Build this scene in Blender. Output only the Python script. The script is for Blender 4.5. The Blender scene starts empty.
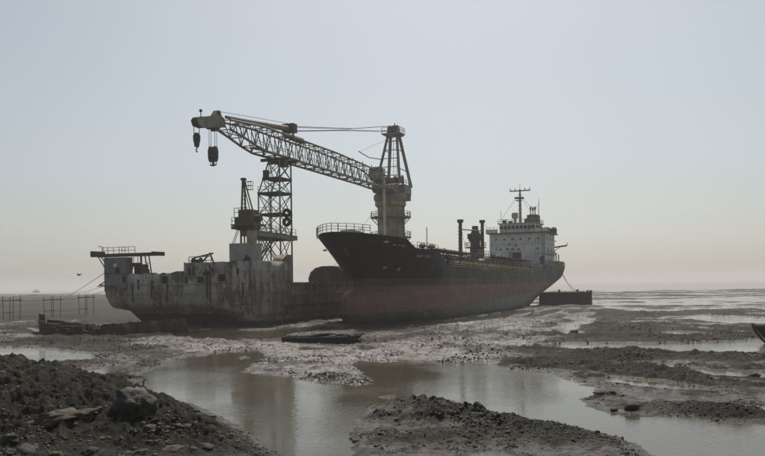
import bpy, math, random
import numpy as np
from mathutils import Vector, Matrix, Euler

# ------------------------------------------------------------------ camera, sky, sun, exposure
SC = bpy.context.scene
COL = SC.collection
R = math.radians
CAM_H = 5.6                      # eye height above the pools, metres
FPX, W0, H0 = 800.0, 765.0, 456.0
SHIFT = 57.0                     # horizon sits this many photo pixels under the middle
ROLL = math.atan(0.0142)
cam_d = bpy.data.cameras.new('camera')
cam_d.sensor_width = 36.0
cam_d.lens = 36.0 * FPX / W0
cam_d.shift_y = SHIFT / W0
cam_d.clip_start = 0.5
cam_d.clip_end = 30000
cam = bpy.data.objects.new('camera', cam_d)
COL.objects.link(cam)
RV = Vector((math.cos(ROLL), 0, -math.sin(ROLL)))
UV = Vector((math.sin(ROLL), 0, math.cos(ROLL)))
FV = Vector((0, 1, 0))
m = Matrix.Identity(4)
for i in range(3):
    m[i][0], m[i][1], m[i][2] = RV[i], UV[i], -FV[i]
m[2][3] = CAM_H
cam.matrix_world = m
SC.camera = cam

SUN_EL, SUN_AZ = 50.0, 6.0      # azimuth measured from straight ahead (+Y) towards +X
world = bpy.data.worlds.new('World')
SC.world = world
world.use_nodes = True
wt = world.node_tree
wt.nodes.clear()
sky = wt.nodes.new('ShaderNodeTexSky')
sky.sky_type = 'NISHITA'
sky.sun_disc = False
sky.sun_elevation = R(SUN_EL)
sky.sun_rotation = R(SUN_AZ)
sky.air_density = 1.0
sky.dust_density = 2.0
sky.ozone_density = 1.0
hsv = wt.nodes.new('ShaderNodeHueSaturation')
hsv.inputs['Saturation'].default_value = 0.52
bg = wt.nodes.new('ShaderNodeBackground')
bg.inputs['Strength'].default_value = 0.09
wo = wt.nodes.new('ShaderNodeOutputWorld')
wt.links.new(sky.outputs[0], hsv.inputs['Color'])
tint = wt.nodes.new('ShaderNodeMix')
tint.data_type = 'RGBA'
tint.blend_type = 'MULTIPLY'
tint.inputs[0].default_value = 1.0
tint.inputs[7].default_value = (0.96, 1.0, 1.0, 1)
wt.links.new(hsv.outputs[0], tint.inputs[6])
wt.links.new(tint.outputs[2], bg.inputs['Color'])
wt.links.new(bg.outputs[0], wo.inputs['Surface'])

sun_d = bpy.data.lights.new('sun', 'SUN')
sun_d.energy = 3.9
sun_d.angle = R(5)
sun_d.color = (1.0, 0.93, 0.82)
sun = bpy.data.objects.new('sun', sun_d)
COL.objects.link(sun)
sdir = Vector((math.sin(R(SUN_AZ)) * math.cos(R(SUN_EL)), math.cos(R(SUN_AZ)) * math.cos(R(SUN_EL)), math.sin(R(SUN_EL))))
sun.rotation_euler = sdir.to_track_quat('Z', 'Y').to_euler()
sun.location = (40, 60, 90)

SC.view_settings.view_transform = 'Standard'
SC.view_settings.look = 'None'
SC.view_settings.exposure = -0.15
SC.view_settings.gamma = 1.0
SC.render.engine = 'CYCLES'
SC.cycles.use_denoising = True
SC.cycles.max_bounces = 6
SC.cycles.volume_bounces = 1

# ------------------------------------------------------------------ helpers
rnd = random.Random(7)

def ray(px, py):
    u, v = px - W0 / 2, H0 / 2 - py + SHIFT
    return RV * (u / FPX) + UV * (v / FPX) + FV

def at(px, py, Y):               # point of the place at depth Y seen at a photo pixel
    return Vector((0, 0, CAM_H)) + ray(px, py) * Y

def gnd(px, py, z=0.0):          # point of the mud plane seen at a photo pixel
    d = ray(px, py)
    t = (z - CAM_H) / d.z
    return Vector((0, 0, CAM_H)) + d * t

def seams(N, L, tc, w=5.5, h=1.9):
    # plate seams as a shallow height field over the sides of a hull
    sp = N.new('ShaderNodeSeparateXYZ')
    L.new(tc.outputs['Object'], sp.inputs[0])
    ad = N.new('ShaderNodeMath')
    L.new(sp.outputs['X'], ad.inputs[0])
    L.new(sp.outputs['Y'], ad.inputs[1])
    cb = N.new('ShaderNodeCombineXYZ')
    L.new(ad.outputs[0], cb.inputs[0])
    L.new(sp.outputs['Z'], cb.inputs[1])
    bt = N.new('ShaderNodeTexBrick')
    bt.inputs['Scale'].default_value = 1.0
    bt.inputs['Brick Width'].default_value = w
    bt.inputs['Row Height'].default_value = h
    bt.inputs['Mortar Size'].default_value = 0.045
    bt.inputs['Mortar Smooth'].default_value = 0.6
    L.new(cb.outputs[0], bt.inputs['Vector'])
    return bt.outputs['Fac']

def mat(name, c1, c2=None, scale=1.0, rough=0.7, metal=0.0, bump=0.0, bscale=None, stretch=(1, 1, 1),
        rust=None, rust_amt=0.0, rust_scale=0.35, spec=0.4, contrast=0.25):
    m = bpy.data.materials.new(name)
    m.use_nodes = True
    nt = m.node_tree
    N, L = nt.nodes, nt.links
    b = N['Principled BSDF']
    b.inputs['Roughness'].default_value = rough
    b.inputs['Metallic'].default_value = metal
    b.inputs['Specular IOR Level'].default_value = spec
    b.inputs['Base Color'].default_value = (*c1, 1)
    tc = N.new('ShaderNodeTexCoord')
    mp = N.new('ShaderNodeMapping')
    mp.inputs['Scale'].default_value = stretch
    L.new(tc.outputs['Object'], mp.inputs[0])
    src = None
    if c2 is not None:
        n = N.new('ShaderNodeTexNoise')
        n.inputs['Scale'].default_value = scale
        n.inputs['Detail'].default_value = 6
        n.inputs['Roughness'].default_value = 0.62
        L.new(mp.outputs[0], n.inputs['Vector'])
        cr = N.new('ShaderNodeValToRGB')
        cr.color_ramp.elements[0].position = 0.5 - contrast / 2
        cr.color_ramp.elements[1].position = 0.5 + contrast / 2
        cr.color_ramp.elements[0].color = (*c1, 1)
        cr.color_ramp.elements[1].color = (*c2, 1)
        L.new(n.outputs['Fac'], cr.inputs[0])
        src = cr.outputs[0]
    if rust is not None:
        mp2 = N.new('ShaderNodeMapping')
        mp2.inputs['Scale'].default_value = (1.0, 1.0, 0.22)
        L.new(tc.outputs['Object'], mp2.inputs[0])
        n2 = N.new('ShaderNodeTexNoise')
        n2.inputs['Scale'].default_value = rust_scale * 3
        n2.inputs['Detail'].default_value = 8
        n2.inputs['Roughness'].default_value = 0.7
        L.new(mp2.outputs[0], n2.inputs['Vector'])
        r2 = N.new('ShaderNodeValToRGB')
        r2.color_ramp.elements[0].position = 0.62 - rust_amt * 0.3
        r2.color_ramp.elements[1].position = 0.76 - rust_amt * 0.3
        L.new(n2.outputs['Fac'], r2.inputs[0])
        mx = N.new('ShaderNodeMix')
        mx.data_type = 'RGBA'
        L.new(r2.outputs[0], mx.inputs[0])
        if src is not None:
            L.new(src, mx.inputs[6])
        else:
            mx.inputs[6].default_value = (*c1, 1)
        mx.inputs[7].default_value = (*rust, 1)
        src = mx.outputs[2]
    if src is not None:
        L.new(src, b.inputs['Base Color'])
    if bump > 0:
        nb = N.new('ShaderNodeTexNoise')
        nb.inputs['Scale'].default_value = bscale or scale * 4
        nb.inputs['Detail'].default_value = 5
        L.new(tc.outputs['Object'], nb.inputs['Vector'])
        bp = N.new('ShaderNodeBump')
        bp.inputs['Strength'].default_value = bump
        bp.inputs['Distance'].default_value = 0.1
        L.new(nb.outputs['Fac'], bp.inputs['Height'])
        L.new(bp.outputs[0], b.inputs['Normal'])
    return m

class MB:
    """collects shapes in one mesh"""
    def __init__(s):
        s.v, s.f = [], []
    def add(s, vs, fs):
        o = len(s.v)
        s.v += [tuple(p) for p in vs]
        s.f += [tuple(i + o for i in f) for f in fs]
        return s
    def box(s, c, size, rz=0.0, rx=0.0, ry=0.0):
        E = Euler((rx, ry, rz)).to_matrix()
        hx, hy, hz = size[0] / 2, size[1] / 2, size[2] / 2
        vs = [Vector(c) + E @ Vector((x * hx, y * hy, z * hz)) for z in (-1, 1) for y in (-1, 1) for x in (-1, 1)]
        return s.add(vs, [(0, 2, 3, 1), (4, 5, 7, 6), (0, 1, 5, 4), (2, 6, 7, 3), (0, 4, 6, 2), (1, 3, 7, 5)])
    def box2(s, x0, x1, y0, y1, z0, z1):
        return s.box(((x0 + x1) / 2, (y0 + y1) / 2, (z0 + z1) / 2), (x1 - x0, y1 - y0, z1 - z0))
    def tube(s, pts, r, n=8, cap=True):
        pts = [Vector(p) for p in pts]
        rs = r if isinstance(r, (list, tuple)) else [r] * len(pts)
        vs, fs = [], []
        for i, p in enumerate(pts):
            d = (pts[min(i + 1, len(pts) - 1)] - pts[max(i - 1, 0)]).normalized()
            a = d.cross(Vector((0, 0, 1)))
            if a.length < 0.05:
                a = d.cross(Vector((1, 0, 0)))
            a.normalize()
            b = d.cross(a)
            for k in range(n):
                t = 2 * math.pi * k / n
                vs.append(p + (a * math.cos(t) + b * math.sin(t)) * rs[i])
        for i in range(len(pts) - 1):
            for k in range(n):
                k2 = (k + 1) % n
                fs.append((i * n + k, i * n + k2, (i + 1) * n + k2, (i + 1) * n + k))
        if cap:
            fs.append(tuple(range(n - 1, -1, -1)))
            o = (len(pts) - 1) * n
            fs.append(tuple(range(o, o + n)))
        return s.add(vs, fs)
    def lathe(s, prof, c=(0, 0, 0), n=20, axis='z'):
        vs, fs = [], []
        for r, z in prof:
            for k in range(n):
                t = 2 * math.pi * k / n
                q = (r * math.cos(t), r * math.sin(t), z)
                if axis == 'x':
                    q = (q[2], q[0], q[1])
                elif axis == 'y':
                    q = (q[1], q[2], q[0])
                vs.append((c[0] + q[0], c[1] + q[1], c[2] + q[2]))
        for i in range(len(prof) - 1):
            for k in range(n):
                k2 = (k + 1) % n
                fs.append((i * n + k, i * n + k2, (i + 1) * n + k2, (i + 1) * n + k))
        fs.append(tuple(range(n - 1, -1, -1)))
        o = (len(prof) - 1) * n
        fs.append(tuple(range(o, o + n)))
        return s.add(vs, fs)
    def torus(s, c, R0, r, axis='y', n=20, k=8):
        vs, fs = [], []
        for i in range(n):
            t = 2 * math.pi * i / n
            for j in range(k):
                q = 2 * math.pi * j / k
                rr = R0 + r * math.cos(q)
                p = (rr * math.cos(t), r * math.sin(q) * 1.2, rr * math.sin(t))
                if axis == 'x':
                    p = (p[1], p[0], p[2])
                vs.append((c[0] + p[0], c[1] + p[1], c[2] + p[2]))
        for i in range(n):
            for j in range(k):
                fs.append((i * k + j, ((i + 1) % n) * k + j, ((i + 1) % n) * k + (j + 1) % k, i * k + (j + 1) % k))
        return s.add(vs, fs)
    def prism(s, poly, d0, d1, plane='xz'):
        n = len(poly)
        def pt(a, b, d):
            return (a, d, b) if plane == 'xz' else (d, a, b) if plane == 'yz' else (a, b, d)
        vs = [pt(a, b, d0) for a, b in poly] + [pt(a, b, d1) for a, b in poly]
        fs = [tuple(range(n)), tuple(range(2 * n - 1, n - 1, -1))]
        fs += [(i, i + n, (i + 1) % n + n, (i + 1) % n) for i in range(n)]
        return s.add(vs, fs)
    def grid(s, pts, rows, cols, close=False):
        fs = []
        for i in range(rows - 1):
            for j in range(cols - (0 if close else 1)):
                j2 = (j + 1) % cols
                fs.append((i * cols + j, i * cols + j2, (i + 1) * cols + j2, (i + 1) * cols + j))
        return s.add(pts, fs)
    def mesh(s, name, smooth=None):
        me = bpy.data.meshes.new(name)
        me.from_pydata([tuple(p) for p in s.v], [], s.f)
        me.update()
        import bmesh
        bm = bmesh.new()
        bm.from_mesh(me)
        bmesh.ops.recalc_face_normals(bm, faces=bm.faces)
        if smooth is not None:
            ca = math.cos(R(smooth))
            for f in bm.faces:
                f.smooth = True
            for e in bm.edges:
                if len(e.link_faces) == 2 and e.link_faces[0].normal.dot(e.link_faces[1].normal) < ca:
                    e.smooth = False
        bm.to_mesh(me)
        bm.free()
        return me
    def build(s, name, mt, parent=None, smooth=None):
        me = s.mesh(name, smooth)
        me.materials.append(mt)
        return link(name, me, parent)

def link(name, data, parent=None):
    o = bpy.data.objects.new(name, data)
    COL.objects.link(o)
    if parent is not None:
        o.parent = parent
    return o

def tag(o, label, cat, group=None):
    o['label'] = label
    o['category'] = cat
    if group:
        o['group'] = group
    return o

def thing(name, label, cat, loc=(0, 0, 0), rz=0.0, group=None, ry=0.0, rx=0.0):
    o = link(name, None)
    o.location = loc
    o.rotation_euler = (rx, ry, rz)
    o.empty_display_size = 0.5
    return tag(o, label, cat, group)

_cyl = {}
def unit(mt, kind='rod'):
    k = (mt.name, kind)
    if k not in _cyl:
        b = MB()
        if kind == 'rod':
            b.tube([(0, 0, 0), (0, 0, 1)], 1.0, 6)
            me = b.mesh('rod', 40)
        else:
            b.box((0, 0, 0.5), (1, 1, 1))
            me = b.mesh('bar')
        me.materials.append(mt)
        _cyl[k] = me
    return _cyl[k]

def strut(name, p0, p1, r, mt, parent, kind='rod', r2=None):
    p0, p1 = Vector(p0), Vector(p1)
    d = p1 - p0
    L = d.length
    if kind == 'rod':
        q = d.to_track_quat('Z', 'Y').to_matrix().to_4x4()
    else:
        z = d.normalized()
        x = z.cross(Vector((0, 0, 1)))
        if x.length < 1e-3:
            x = Vector((1, 0, 0))
        x.normalize()
        y = z.cross(x)
        q = Matrix((x, y, z)).transposed().to_4x4()
    o = link(name, unit(mt, kind), parent)
    o.matrix_local = Matrix.Translation(p0) @ q @ Matrix.Diagonal((r, r2 or r, L, 1))
    return o

def block(name, c, size, mt, parent, rz=0.0):
    """a plain plate or bar that shares one mesh"""
    o = link(name, unit(mt, 'bar'), parent)
    o.matrix_local = Matrix.Translation(Vector(c)) @ Matrix.Rotation(rz, 4, 'Z') @ Matrix.Diagonal((*size, 1)) @ Matrix.Translation((0, 0, -0.5))
    return o

def rail(parent, pts, h, mt, step=1.5, r=0.03, bars=2, name='railing'):
    """a run of guard rail as one part with its posts as sub-parts"""
    b = MB()
    for k in range(bars):
        b.tube([Vector(p) + Vector((0, 0, h * (k + 1) / bars)) for p in pts], r, 5)
    o = b.build(name, mt, parent)
    for i in range(len(pts) - 1):
        a, c = Vector(pts[i]), Vector(pts[i + 1])
        n = max(1, int(round((c - a).length / step)))
        for k in range(n + (1 if i == len(pts) - 2 else 0)):
            q = a.lerp(c, k / n)
            strut('post', q, q + Vector((0, 0, h)), r * 1.2, mt, o)
    return o

def ladder(parent, p0, p1, w, mt, step=0.5, side=(0, 1, 0)):
    s = Vector(side).normalized() * (w / 2)
    p0, p1 = Vector(p0), Vector(p1)
    b = MB()
    b.tube([p0 - s, p1 - s], 0.05, 5)
    b.tube([p0 + s, p1 + s], 0.05, 5)
    o = b.build('ladder', mt, parent)
    n = int((p1 - p0).length / step)
    for k in range(1, n):
        q = p0.lerp(p1, k / n)
        strut('rung', q - s, q + s, 0.035, mt, o)
    return o

# numpy gradient noise
def _h(ix, iy, seed):
    h = (ix.astype(np.int64) * 374761393 + iy.astype(np.int64) * 668265263 + seed * 974634777) & 0xffffffff
    h = ((h ^ (h >> 13)) * 1274126177) & 0xffffffff
    return (h ^ (h >> 16)) & 0xffffffff

def pn(x, y, seed=0):
    xi, yi = np.floor(x), np.floor(y)
    fx, fy = x - xi, y - yi
    u, v = fx * fx * fx * (fx * (fx * 6 - 15) + 10), fy * fy * fy * (fy * (fy * 6 - 15) + 10)
    def g(dx, dy):
        a = _h(xi + dx, yi + dy, seed) * (2 * np.pi / 4294967296.0)
        return np.cos(a) * (fx - dx) + np.sin(a) * (fy - dy)
    a = g(0, 0) * (1 - u) + g(1, 0) * u
    b = g(0, 1) * (1 - u) + g(1, 1) * u
    return (a * (1 - v) + b * v) * 1.5

def fbm(x, y, wl, oct=4, gain=0.5, seed=0, ridged=False):
    s, a, f = 0.0, 1.0, 1.0 / wl
    for k in range(oct):
        n = pn(x * f + 17.3 * k, y * f - 9.1 * k, seed + k)
        s = s + a * ((1 - 2 * np.abs(n)) if ridged else n)
        a *= gain
        f *= 2.03
    return s

def lumps(x, y, cell, seed=0):
    # rounded clods: height above the nearest of scattered centres (0..1)
    x, y = x / cell, y / cell
    xi, yi = np.floor(x), np.floor(y)
    best = np.full(x.shape, 0.0)
    for dx in (-1, 0, 1):
        for dy in (-1, 0, 1):
            h1 = _h(xi + dx, yi + dy, seed) / 4294967296.0
            h2 = _h(xi + dx, yi + dy, seed + 57) / 4294967296.0
            h3 = _h(xi + dx, yi + dy, seed + 113) / 4294967296.0
            r2 = (xi + dx + h1 - x) ** 2 + (yi + dy + h2 - y) ** 2
            rad = 0.45 + 0.5 * h3
            best = np.maximum(best, np.sqrt(np.maximum(0, 1 - r2 / rad ** 2)) * rad)
    return best

def sst(a, b, x):
    t = np.clip((x - a) / (b - a), 0, 1)
    return t * t * (3 - 2 * t)

# ------------------------------------------------------------------ tidal flat: ground, water, haze
def mud_material():
    m = bpy.data.materials.new('wet_mud')
    m.use_nodes = True
    N, L = m.node_tree.nodes, m.node_tree.links
    b = N['Principled BSDF']
    geo = N.new('ShaderNodeNewGeometry')
    sep = N.new('ShaderNodeSeparateXYZ')
    L.new(geo.outputs['Position'], sep.inputs[0])
    def noise(s, d=6, r=0.6):
        n = N.new('ShaderNodeTexNoise')
        n.inputs['Scale'].default_value = s
        n.inputs['Detail'].default_value = d
        n.inputs['Roughness'].default_value = r
        L.new(geo.outputs['Position'], n.inputs['Vector'])
        return n.outputs['Fac']
    def mrange(x, a, b_, c, d):
        n = N.new('ShaderNodeMapRange')
        n.inputs[1].default_value, n.inputs[2].default_value = a, b_
        n.inputs[3].default_value, n.inputs[4].default_value = c, d
        L.new(x, n.inputs[0])
        return n.outputs[0]
    def mix(f, a, c):
        n = N.new('ShaderNodeMix')
        n.data_type = 'RGBA'
        L.new(f, n.inputs[0])
        for s, q in ((6, a), (7, c)):
            if isinstance(q, tuple):
                n.inputs[s].default_value = (*q, 1)
            else:
                L.new(q, n.inputs[s])
        return n.outputs[2]
    def math_(op, a, c):
        n = N.new('ShaderNodeMath')
        n.operation = op
        for s, q in ((0, a), (1, c)):
            if isinstance(q, (int, float)):
                n.inputs[s].default_value = q
            else:
                L.new(q, n.inputs[s])
        return n.outputs[0]
    big, mid, fine = noise(0.12, 4), noise(0.9), noise(7.0, 8, 0.7)
    crisp = noise(2.3, 9, 0.78)
    def attr(nm):
        q = N.new('ShaderNodeAttribute')
        q.attribute_name = nm
        return q.outputs['Fac']
    a_o, a_d, a_p = attr('olive'), attr('dark'), attr('pale')
    c = mix(mrange(mid, 0.38, 0.62, 0, 1), (0.045, 0.040, 0.032), (0.120, 0.108, 0.088))
    c = mix(mrange(big, 0.45, 0.62, 0, 0.6), c, (0.095, 0.076, 0.052))
    c = mix(math_('MULTIPLY', a_p, mrange(mid, 0.30, 0.60, 0.35, 1.0)), c, (0.48, 0.44, 0.385))
    c = mix(mrange(fine, 0.40, 0.72, 0, 0.7), c, (0.024, 0.020, 0.015))
    c = mix(mrange(crisp, 0.50, 0.60, 0, 0.92), c, (0.017, 0.0145, 0.011))
    c = mix(a_o, c, (0.045, 0.046, 0.030))
    c = mix(a_d, c, mix(mrange(fine, 0.35, 0.65, 0, 1), (0.006, 0.0055, 0.0045), (0.032, 0.027, 0.019)))
    L.new(c, b.inputs['Base Color'])
    # a film of water stands in the hollows, the rest is matt
    film = mrange(math_('ADD', math_('ADD', sep.outputs['Z'], math_('MULTIPLY', math_('SUBTRACT', noise(2.6, 6, 0.65), 0.5), 0.22)), math_('MULTIPLY', math_('SUBTRACT', mid, 0.5), 0.14)), 0.05, 0.13, 1, 0)
    film = math_('MULTIPLY', film, math_('SUBTRACT', 1.0, math_('MAXIMUM', a_d, a_o)))
    silt = math_('MULTIPLY', a_p, mrange(crisp, 0.46, 0.58, 1.0, 0.2))
    film = math_('MAXIMUM', film, math_('MULTIPLY', silt, 0.75))
    L.new(math_('SUBTRACT', 0.74, math_('MULTIPLY', film, 0.58)), b.inputs['Roughness'])
    L.new(math_('ADD', 0.10, math_('MULTIPLY', film, 0.48)), b.inputs['Specular IOR Level'])
    bp = N.new('ShaderNodeBump')
    bp.inputs['Strength'].default_value = 0.9
    bp.inputs['Distance'].default_value = 0.08
    L.new(math_('ADD', math_('ADD', fine, math_('MULTIPLY', noise(28.0, 4), 0.4)), math_('MULTIPLY', crisp, 2.2)), bp.inputs['Height'])
    L.new(bp.outputs[0], b.inputs['Normal'])
    return m

M_MUD = mud_material()

def water_material():
    m = bpy.data.materials.new('murky_water')
    m.use_nodes = True
    N, L = m.node_tree.nodes, m.node_tree.links
    b = N['Principled BSDF']
    b.inputs['Base Color'].default_value = (0.085, 0.074, 0.048, 1)
    b.inputs['Roughness'].default_value = 0.07
    b.inputs['IOR'].default_value = 1.33
    geo = N.new('ShaderNodeNewGeometry')
    mp = N.new('ShaderNodeMapping')
    mp.inputs['Rotation'].default_value = (0, 0, R(20))
    mp.inputs['Scale'].default_value = (1.0, 1.7, 1.0)
    L.new(geo.outputs['Position'], mp.inputs[0])
    n1 = N.new('ShaderNodeTexNoise')
    n1.inputs['Scale'].default_value = 3.2
    n1.inputs['Detail'].default_value = 3
    n1.inputs['Roughness'].default_value = 0.5
    L.new(mp.outputs[0], n1.inputs['Vector'])
    n2 = N.new('ShaderNodeTexNoise')
    n2.inputs['Scale'].default_value = 0.11
    n2.inputs['Detail'].default_value = 2
    L.new(geo.outputs['Position'], n2.inputs['Vector'])
    mr = N.new('ShaderNodeMapRange')
    mr.inputs[1].default_value, mr.inputs[2].default_value = 0.40, 0.62
    mr.inputs[3].default_value, mr.inputs[4].default_value = 0.25, 1.0
    L.new(n2.outputs['Fac'], mr.inputs[0])
    mu = N.new('ShaderNodeMath')
    mu.operation = 'MULTIPLY'
    L.new(n1.outputs['Fac'], mu.inputs[0])
    L.new(mr.outputs[0], mu.inputs[1])
    bp = N.new('ShaderNodeBump')
    bp.inputs['Strength'].default_value = 0.46
    bp.inputs['Distance'].default_value = 0.035
    L.new(mu.outputs[0], bp.inputs['Height'])
    L.new(bp.outputs[0], b.inputs['Normal'])
    return m

M_WATER = water_material()

WATER = [
    # the wide pool across the foreground
    [(120, 386), (140, 374), (166, 363), (186, 357), (215, 353), (245, 351), (262, 348), (300, 346), (360, 352), (420, 360), (459, 364),
     (472, 362), (493, 362), (506, 365), (518, 367), (532, 373), (545, 375), (562, 378), (580, 384), (597, 393), (588, 407), (613, 413), (640, 415.5),
     (678, 413), (712, 413), (733, 420), (763, 422), (762, 417), (736, 410), (712, 404.5), (724, 402), (765, 406), (830, 412),
     (860, 520), (672, 520), (650, 460), (639, 452.5), (619, 443), (600, 437), (572, 428), (549, 424), (519, 418), (490, 411.5),
     (455, 402), (430, 398), (405, 397), (385, 405), (372, 411), (362, 420), (358, 432), (368, 441), (362, 450), (345, 470), (330, 520),
     (300, 520), (275, 462), (258, 451), (240, 438), (222, 424), (204, 413), (185, 405), (166, 401), (150, 399), (118, 394)],
    [(-90, 348), (0, 348), (29, 347.5), (65, 351), (95, 354.5), (91, 359.5), (55, 362), (26, 364), (-90, 380)],
    [(565, 314), (592, 312.5), (599, 319), (585, 330), (568, 337), (551, 335.5), (558, 324)],
    [(646, 327), (674, 328), (714, 334), (700, 337), (664, 333.5)],
    [(498, 345.5), (565, 343.2), (620, 343), (765, 341), (850, 340), (850, 357), (765, 355), (640, 350), (590, 350.5), (560, 349.5), (505, 348.4)],
    [(635, 363), (660, 362.3), (692, 367), (694, 370), (670, 370.5), (638, 368)],
    [(699, 370), (740, 372), (768, 376), (760, 381), (720, 378), (698, 373.5)],
    [(612, 377.5), (650, 380.5), (700, 387.5), (722, 392), (690, 391.5), (640, 386), (608, 381.5)],
    [(470, 327), (506, 325.8), (513, 329), (490, 332.5), (474, 332)],
    [(172, 329), (262, 330), (330, 325), (347, 325), (341, 330), (295, 333), (285, 338), (240, 342.5), (200, 342), (176, 337)],
    [(372, 439), (398, 437), (407, 442), (401, 451), (378, 453)],
    [(466, 451), (500, 449), (522, 455), (530, 470), (460, 470)],
    [(352, 326), (450, 320), (530, 309), (540, 311), (470, 323), (400, 330), (356, 333)],
    [(78, 373), (112, 366), (134, 367), (118, 374), (92, 381)],
    [(640, 300), (760, 296), (800, 300), (720, 305), (650, 306)],
    [(655, 317), (700, 315), (800, 319), (800, 326), (720, 323)],
    [(600, 306), (640, 309), (700, 311), (660, 313), (610, 311)],
    [(-60, 315), (60, 314.5), (105, 311), (120, 312), (60, 317.5), (-60, 319)],
]
ISLAND = [
    [(247, 347), (271, 345), (319, 350), (356, 353.5), (402, 361), (383, 363), (358, 359.5), (350, 366), (368, 375), (375, 383), (356, 387),
     (339, 384), (315, 383), (298, 378), (271, 374.5), (243, 371.5), (257, 362), (269, 357)],
    [(374, 397), (392, 394.5), (402, 397), (390, 400)],
    [(237, 357), (247, 355.5), (250, 358.5), (240, 359.5)],
    [(590, 399), (606, 392), (622, 398), (604, 405)],
]

def poly_sdf(X, Y, poly):
    P = np.array([gnd(*q)[:2] for q in poly])
    n = len(P)
    d = np.full(X.shape, 1e9)
    ins = np.zeros(X.shape, bool)
    for i in range(n):
        a, b = P[i], P[(i + 1) % n]
        e = b - a
        wx, wy = X - a[0], Y - a[1]
        t = np.clip((wx * e[0] + wy * e[1]) / max(e @ e, 1e-9), 0, 1)
        d = np.minimum(d, (wx - t * e[0]) ** 2 + (wy - t * e[1]) ** 2)
        c = (a[1] <= Y) != (b[1] <= Y)
        with np.errstate(divide='ignore', invalid='ignore'):
            xi = a[0] + (Y - a[1]) * e[0] / (e[1] if abs(e[1]) > 1e-9 else 1e-9)
        ins ^= c & (X < xi)
    d = np.sqrt(d)
    return np.where(ins, -d, d)

def near_box(X, Y, poly, mg):
    P = np.array([gnd(*q)[:2] for q in poly])
    return (X > P[:, 0].min() - mg) & (X < P[:, 0].max() + mg) & (Y > P[:, 1].min() - mg) & (Y < P[:, 1].max() + mg)

RIDGE = [((-60, 56), 1.6), ((-34, 47), 2.0), ((-18.9, 40), 2.15), ((-15.3, 38), 1.85), ((-12.7, 36), 1.5), ((-11.2, 34), 1.2),
         ((-8.9, 31.6), 0.85), ((-6.8, 28.8), 0.55), ((-5.0, 27.0), 0.2), ((-3.5, 25), 0.05)]
HEAPS = [(385, 421, 0.8, 0.20), (408, 408, 1.0, 0.26), (428, 411, 0.9, 0.30), (432, 425, 0.8, 0.22), (450, 422, 1.0, 0.24), (468, 424, 0.9, 0.27), (484, 428, 1.0, 0.20),
         (505, 432, 1.1, 0.24), (530, 436, 1.3, 0.16), (410, 440, 1.4, 0.12), (560, 441, 1.6, 0.12), (470, 440, 1.2, 0.10),
         (603, 400, 0.7, 0.16), (632, 410, 0.5, 0.12), (700, 411, 1.6, 0.16), (735, 416, 1.4, 0.20), (555, 362, 2.2, 0.16), (600, 360, 2.6, 0.18), (640, 357, 3.0, 0.15),
         (624, 317, 4.0, 0.62), (612, 327, 3.6, 0.22), (640, 329, 4.2, 0.34), (668, 332, 4.5, 0.18), (585, 340, 3.0, 0.16), (700, 339, 3.5, 0.18), (640, 340, 3.5, 0.18),
         (540, 322, 6.0, 0.35), (500, 337, 4.0, 0.18), (440, 340, 4.0, 0.18), (460, 349, 3.0, 0.15), (110, 346, 3.0, 0.3), (150, 350, 3.0, 0.25), (70, 341, 3.0, 0.3), (300, 366, 1.5, 0.12),
         (335, 378, 0.8, 0.16), (275, 372, 0.8, 0.14), (215, 345, 3.0, 0.22), (110, 378, 1.0, 0.2), (135, 379, 0.9, 0.16)]

PALE = [
    ([(240, 345), (275, 343), (330, 348), (400, 353), (470, 362), (420, 362), (405, 362), (380, 364), (370, 376), (377, 385), (340, 386), (295, 380), (240, 373), (255, 362)], 0.9),
    ([(380, 346), (440, 338), (520, 334), (560, 341), (520, 346), (500, 352), (520, 362), (470, 364), (420, 361), (385, 354)], 1.5),
    ([(130, 340), (200, 337), (260, 342), (250, 350), (190, 354), (140, 350)], 1.5),
    ([(350, 412), (375, 404), (410, 396), (460, 402), (520, 417), (580, 430), (645, 455), (640, 480), (380, 480), (352, 452)], 0.5),
    ([(205, 412), (235, 430), (285, 452), (270, 470), (215, 432)], 0.4),
    ([(585, 392), (650, 400), (690, 408), (680, 416), (590, 412)], 0.8),
    ([(375, 395), (403, 394), (400, 401), (378, 401)], 0.4),
    ([(430, 326), (520, 318), (560, 322), (520, 330), (440, 334)], 2.0)]
RUTS = [([(362, 352), (410, 347), (470, 341), (530, 338), (590, 339), (680, 338), (800, 337)], 0.9),
        ([(400, 356), (460, 350), (520, 351), (600, 356), (700, 358), (800, 357)], 0.8),
        ([(430, 336), (480, 329), (530, 321), (556, 315), (575, 308)], 1.1),
        ([(420, 332), (470, 325), (520, 317), (550, 310)], 1.1),
        ([(520, 366), (580, 368), (650, 374), (720, 381), (800, 388)], 0.6),
        ([(20, 343), (90, 345), (160, 343), (230, 345)], 0.8),
        ([(60, 338), (140, 340), (200, 339), (245, 344)], 0.8),
        ([(-40, 326), (30, 329), (60, 334)], 1.0),
        ([(600, 330), (640, 325), (690, 328), (760, 335)], 1.4)]

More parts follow.
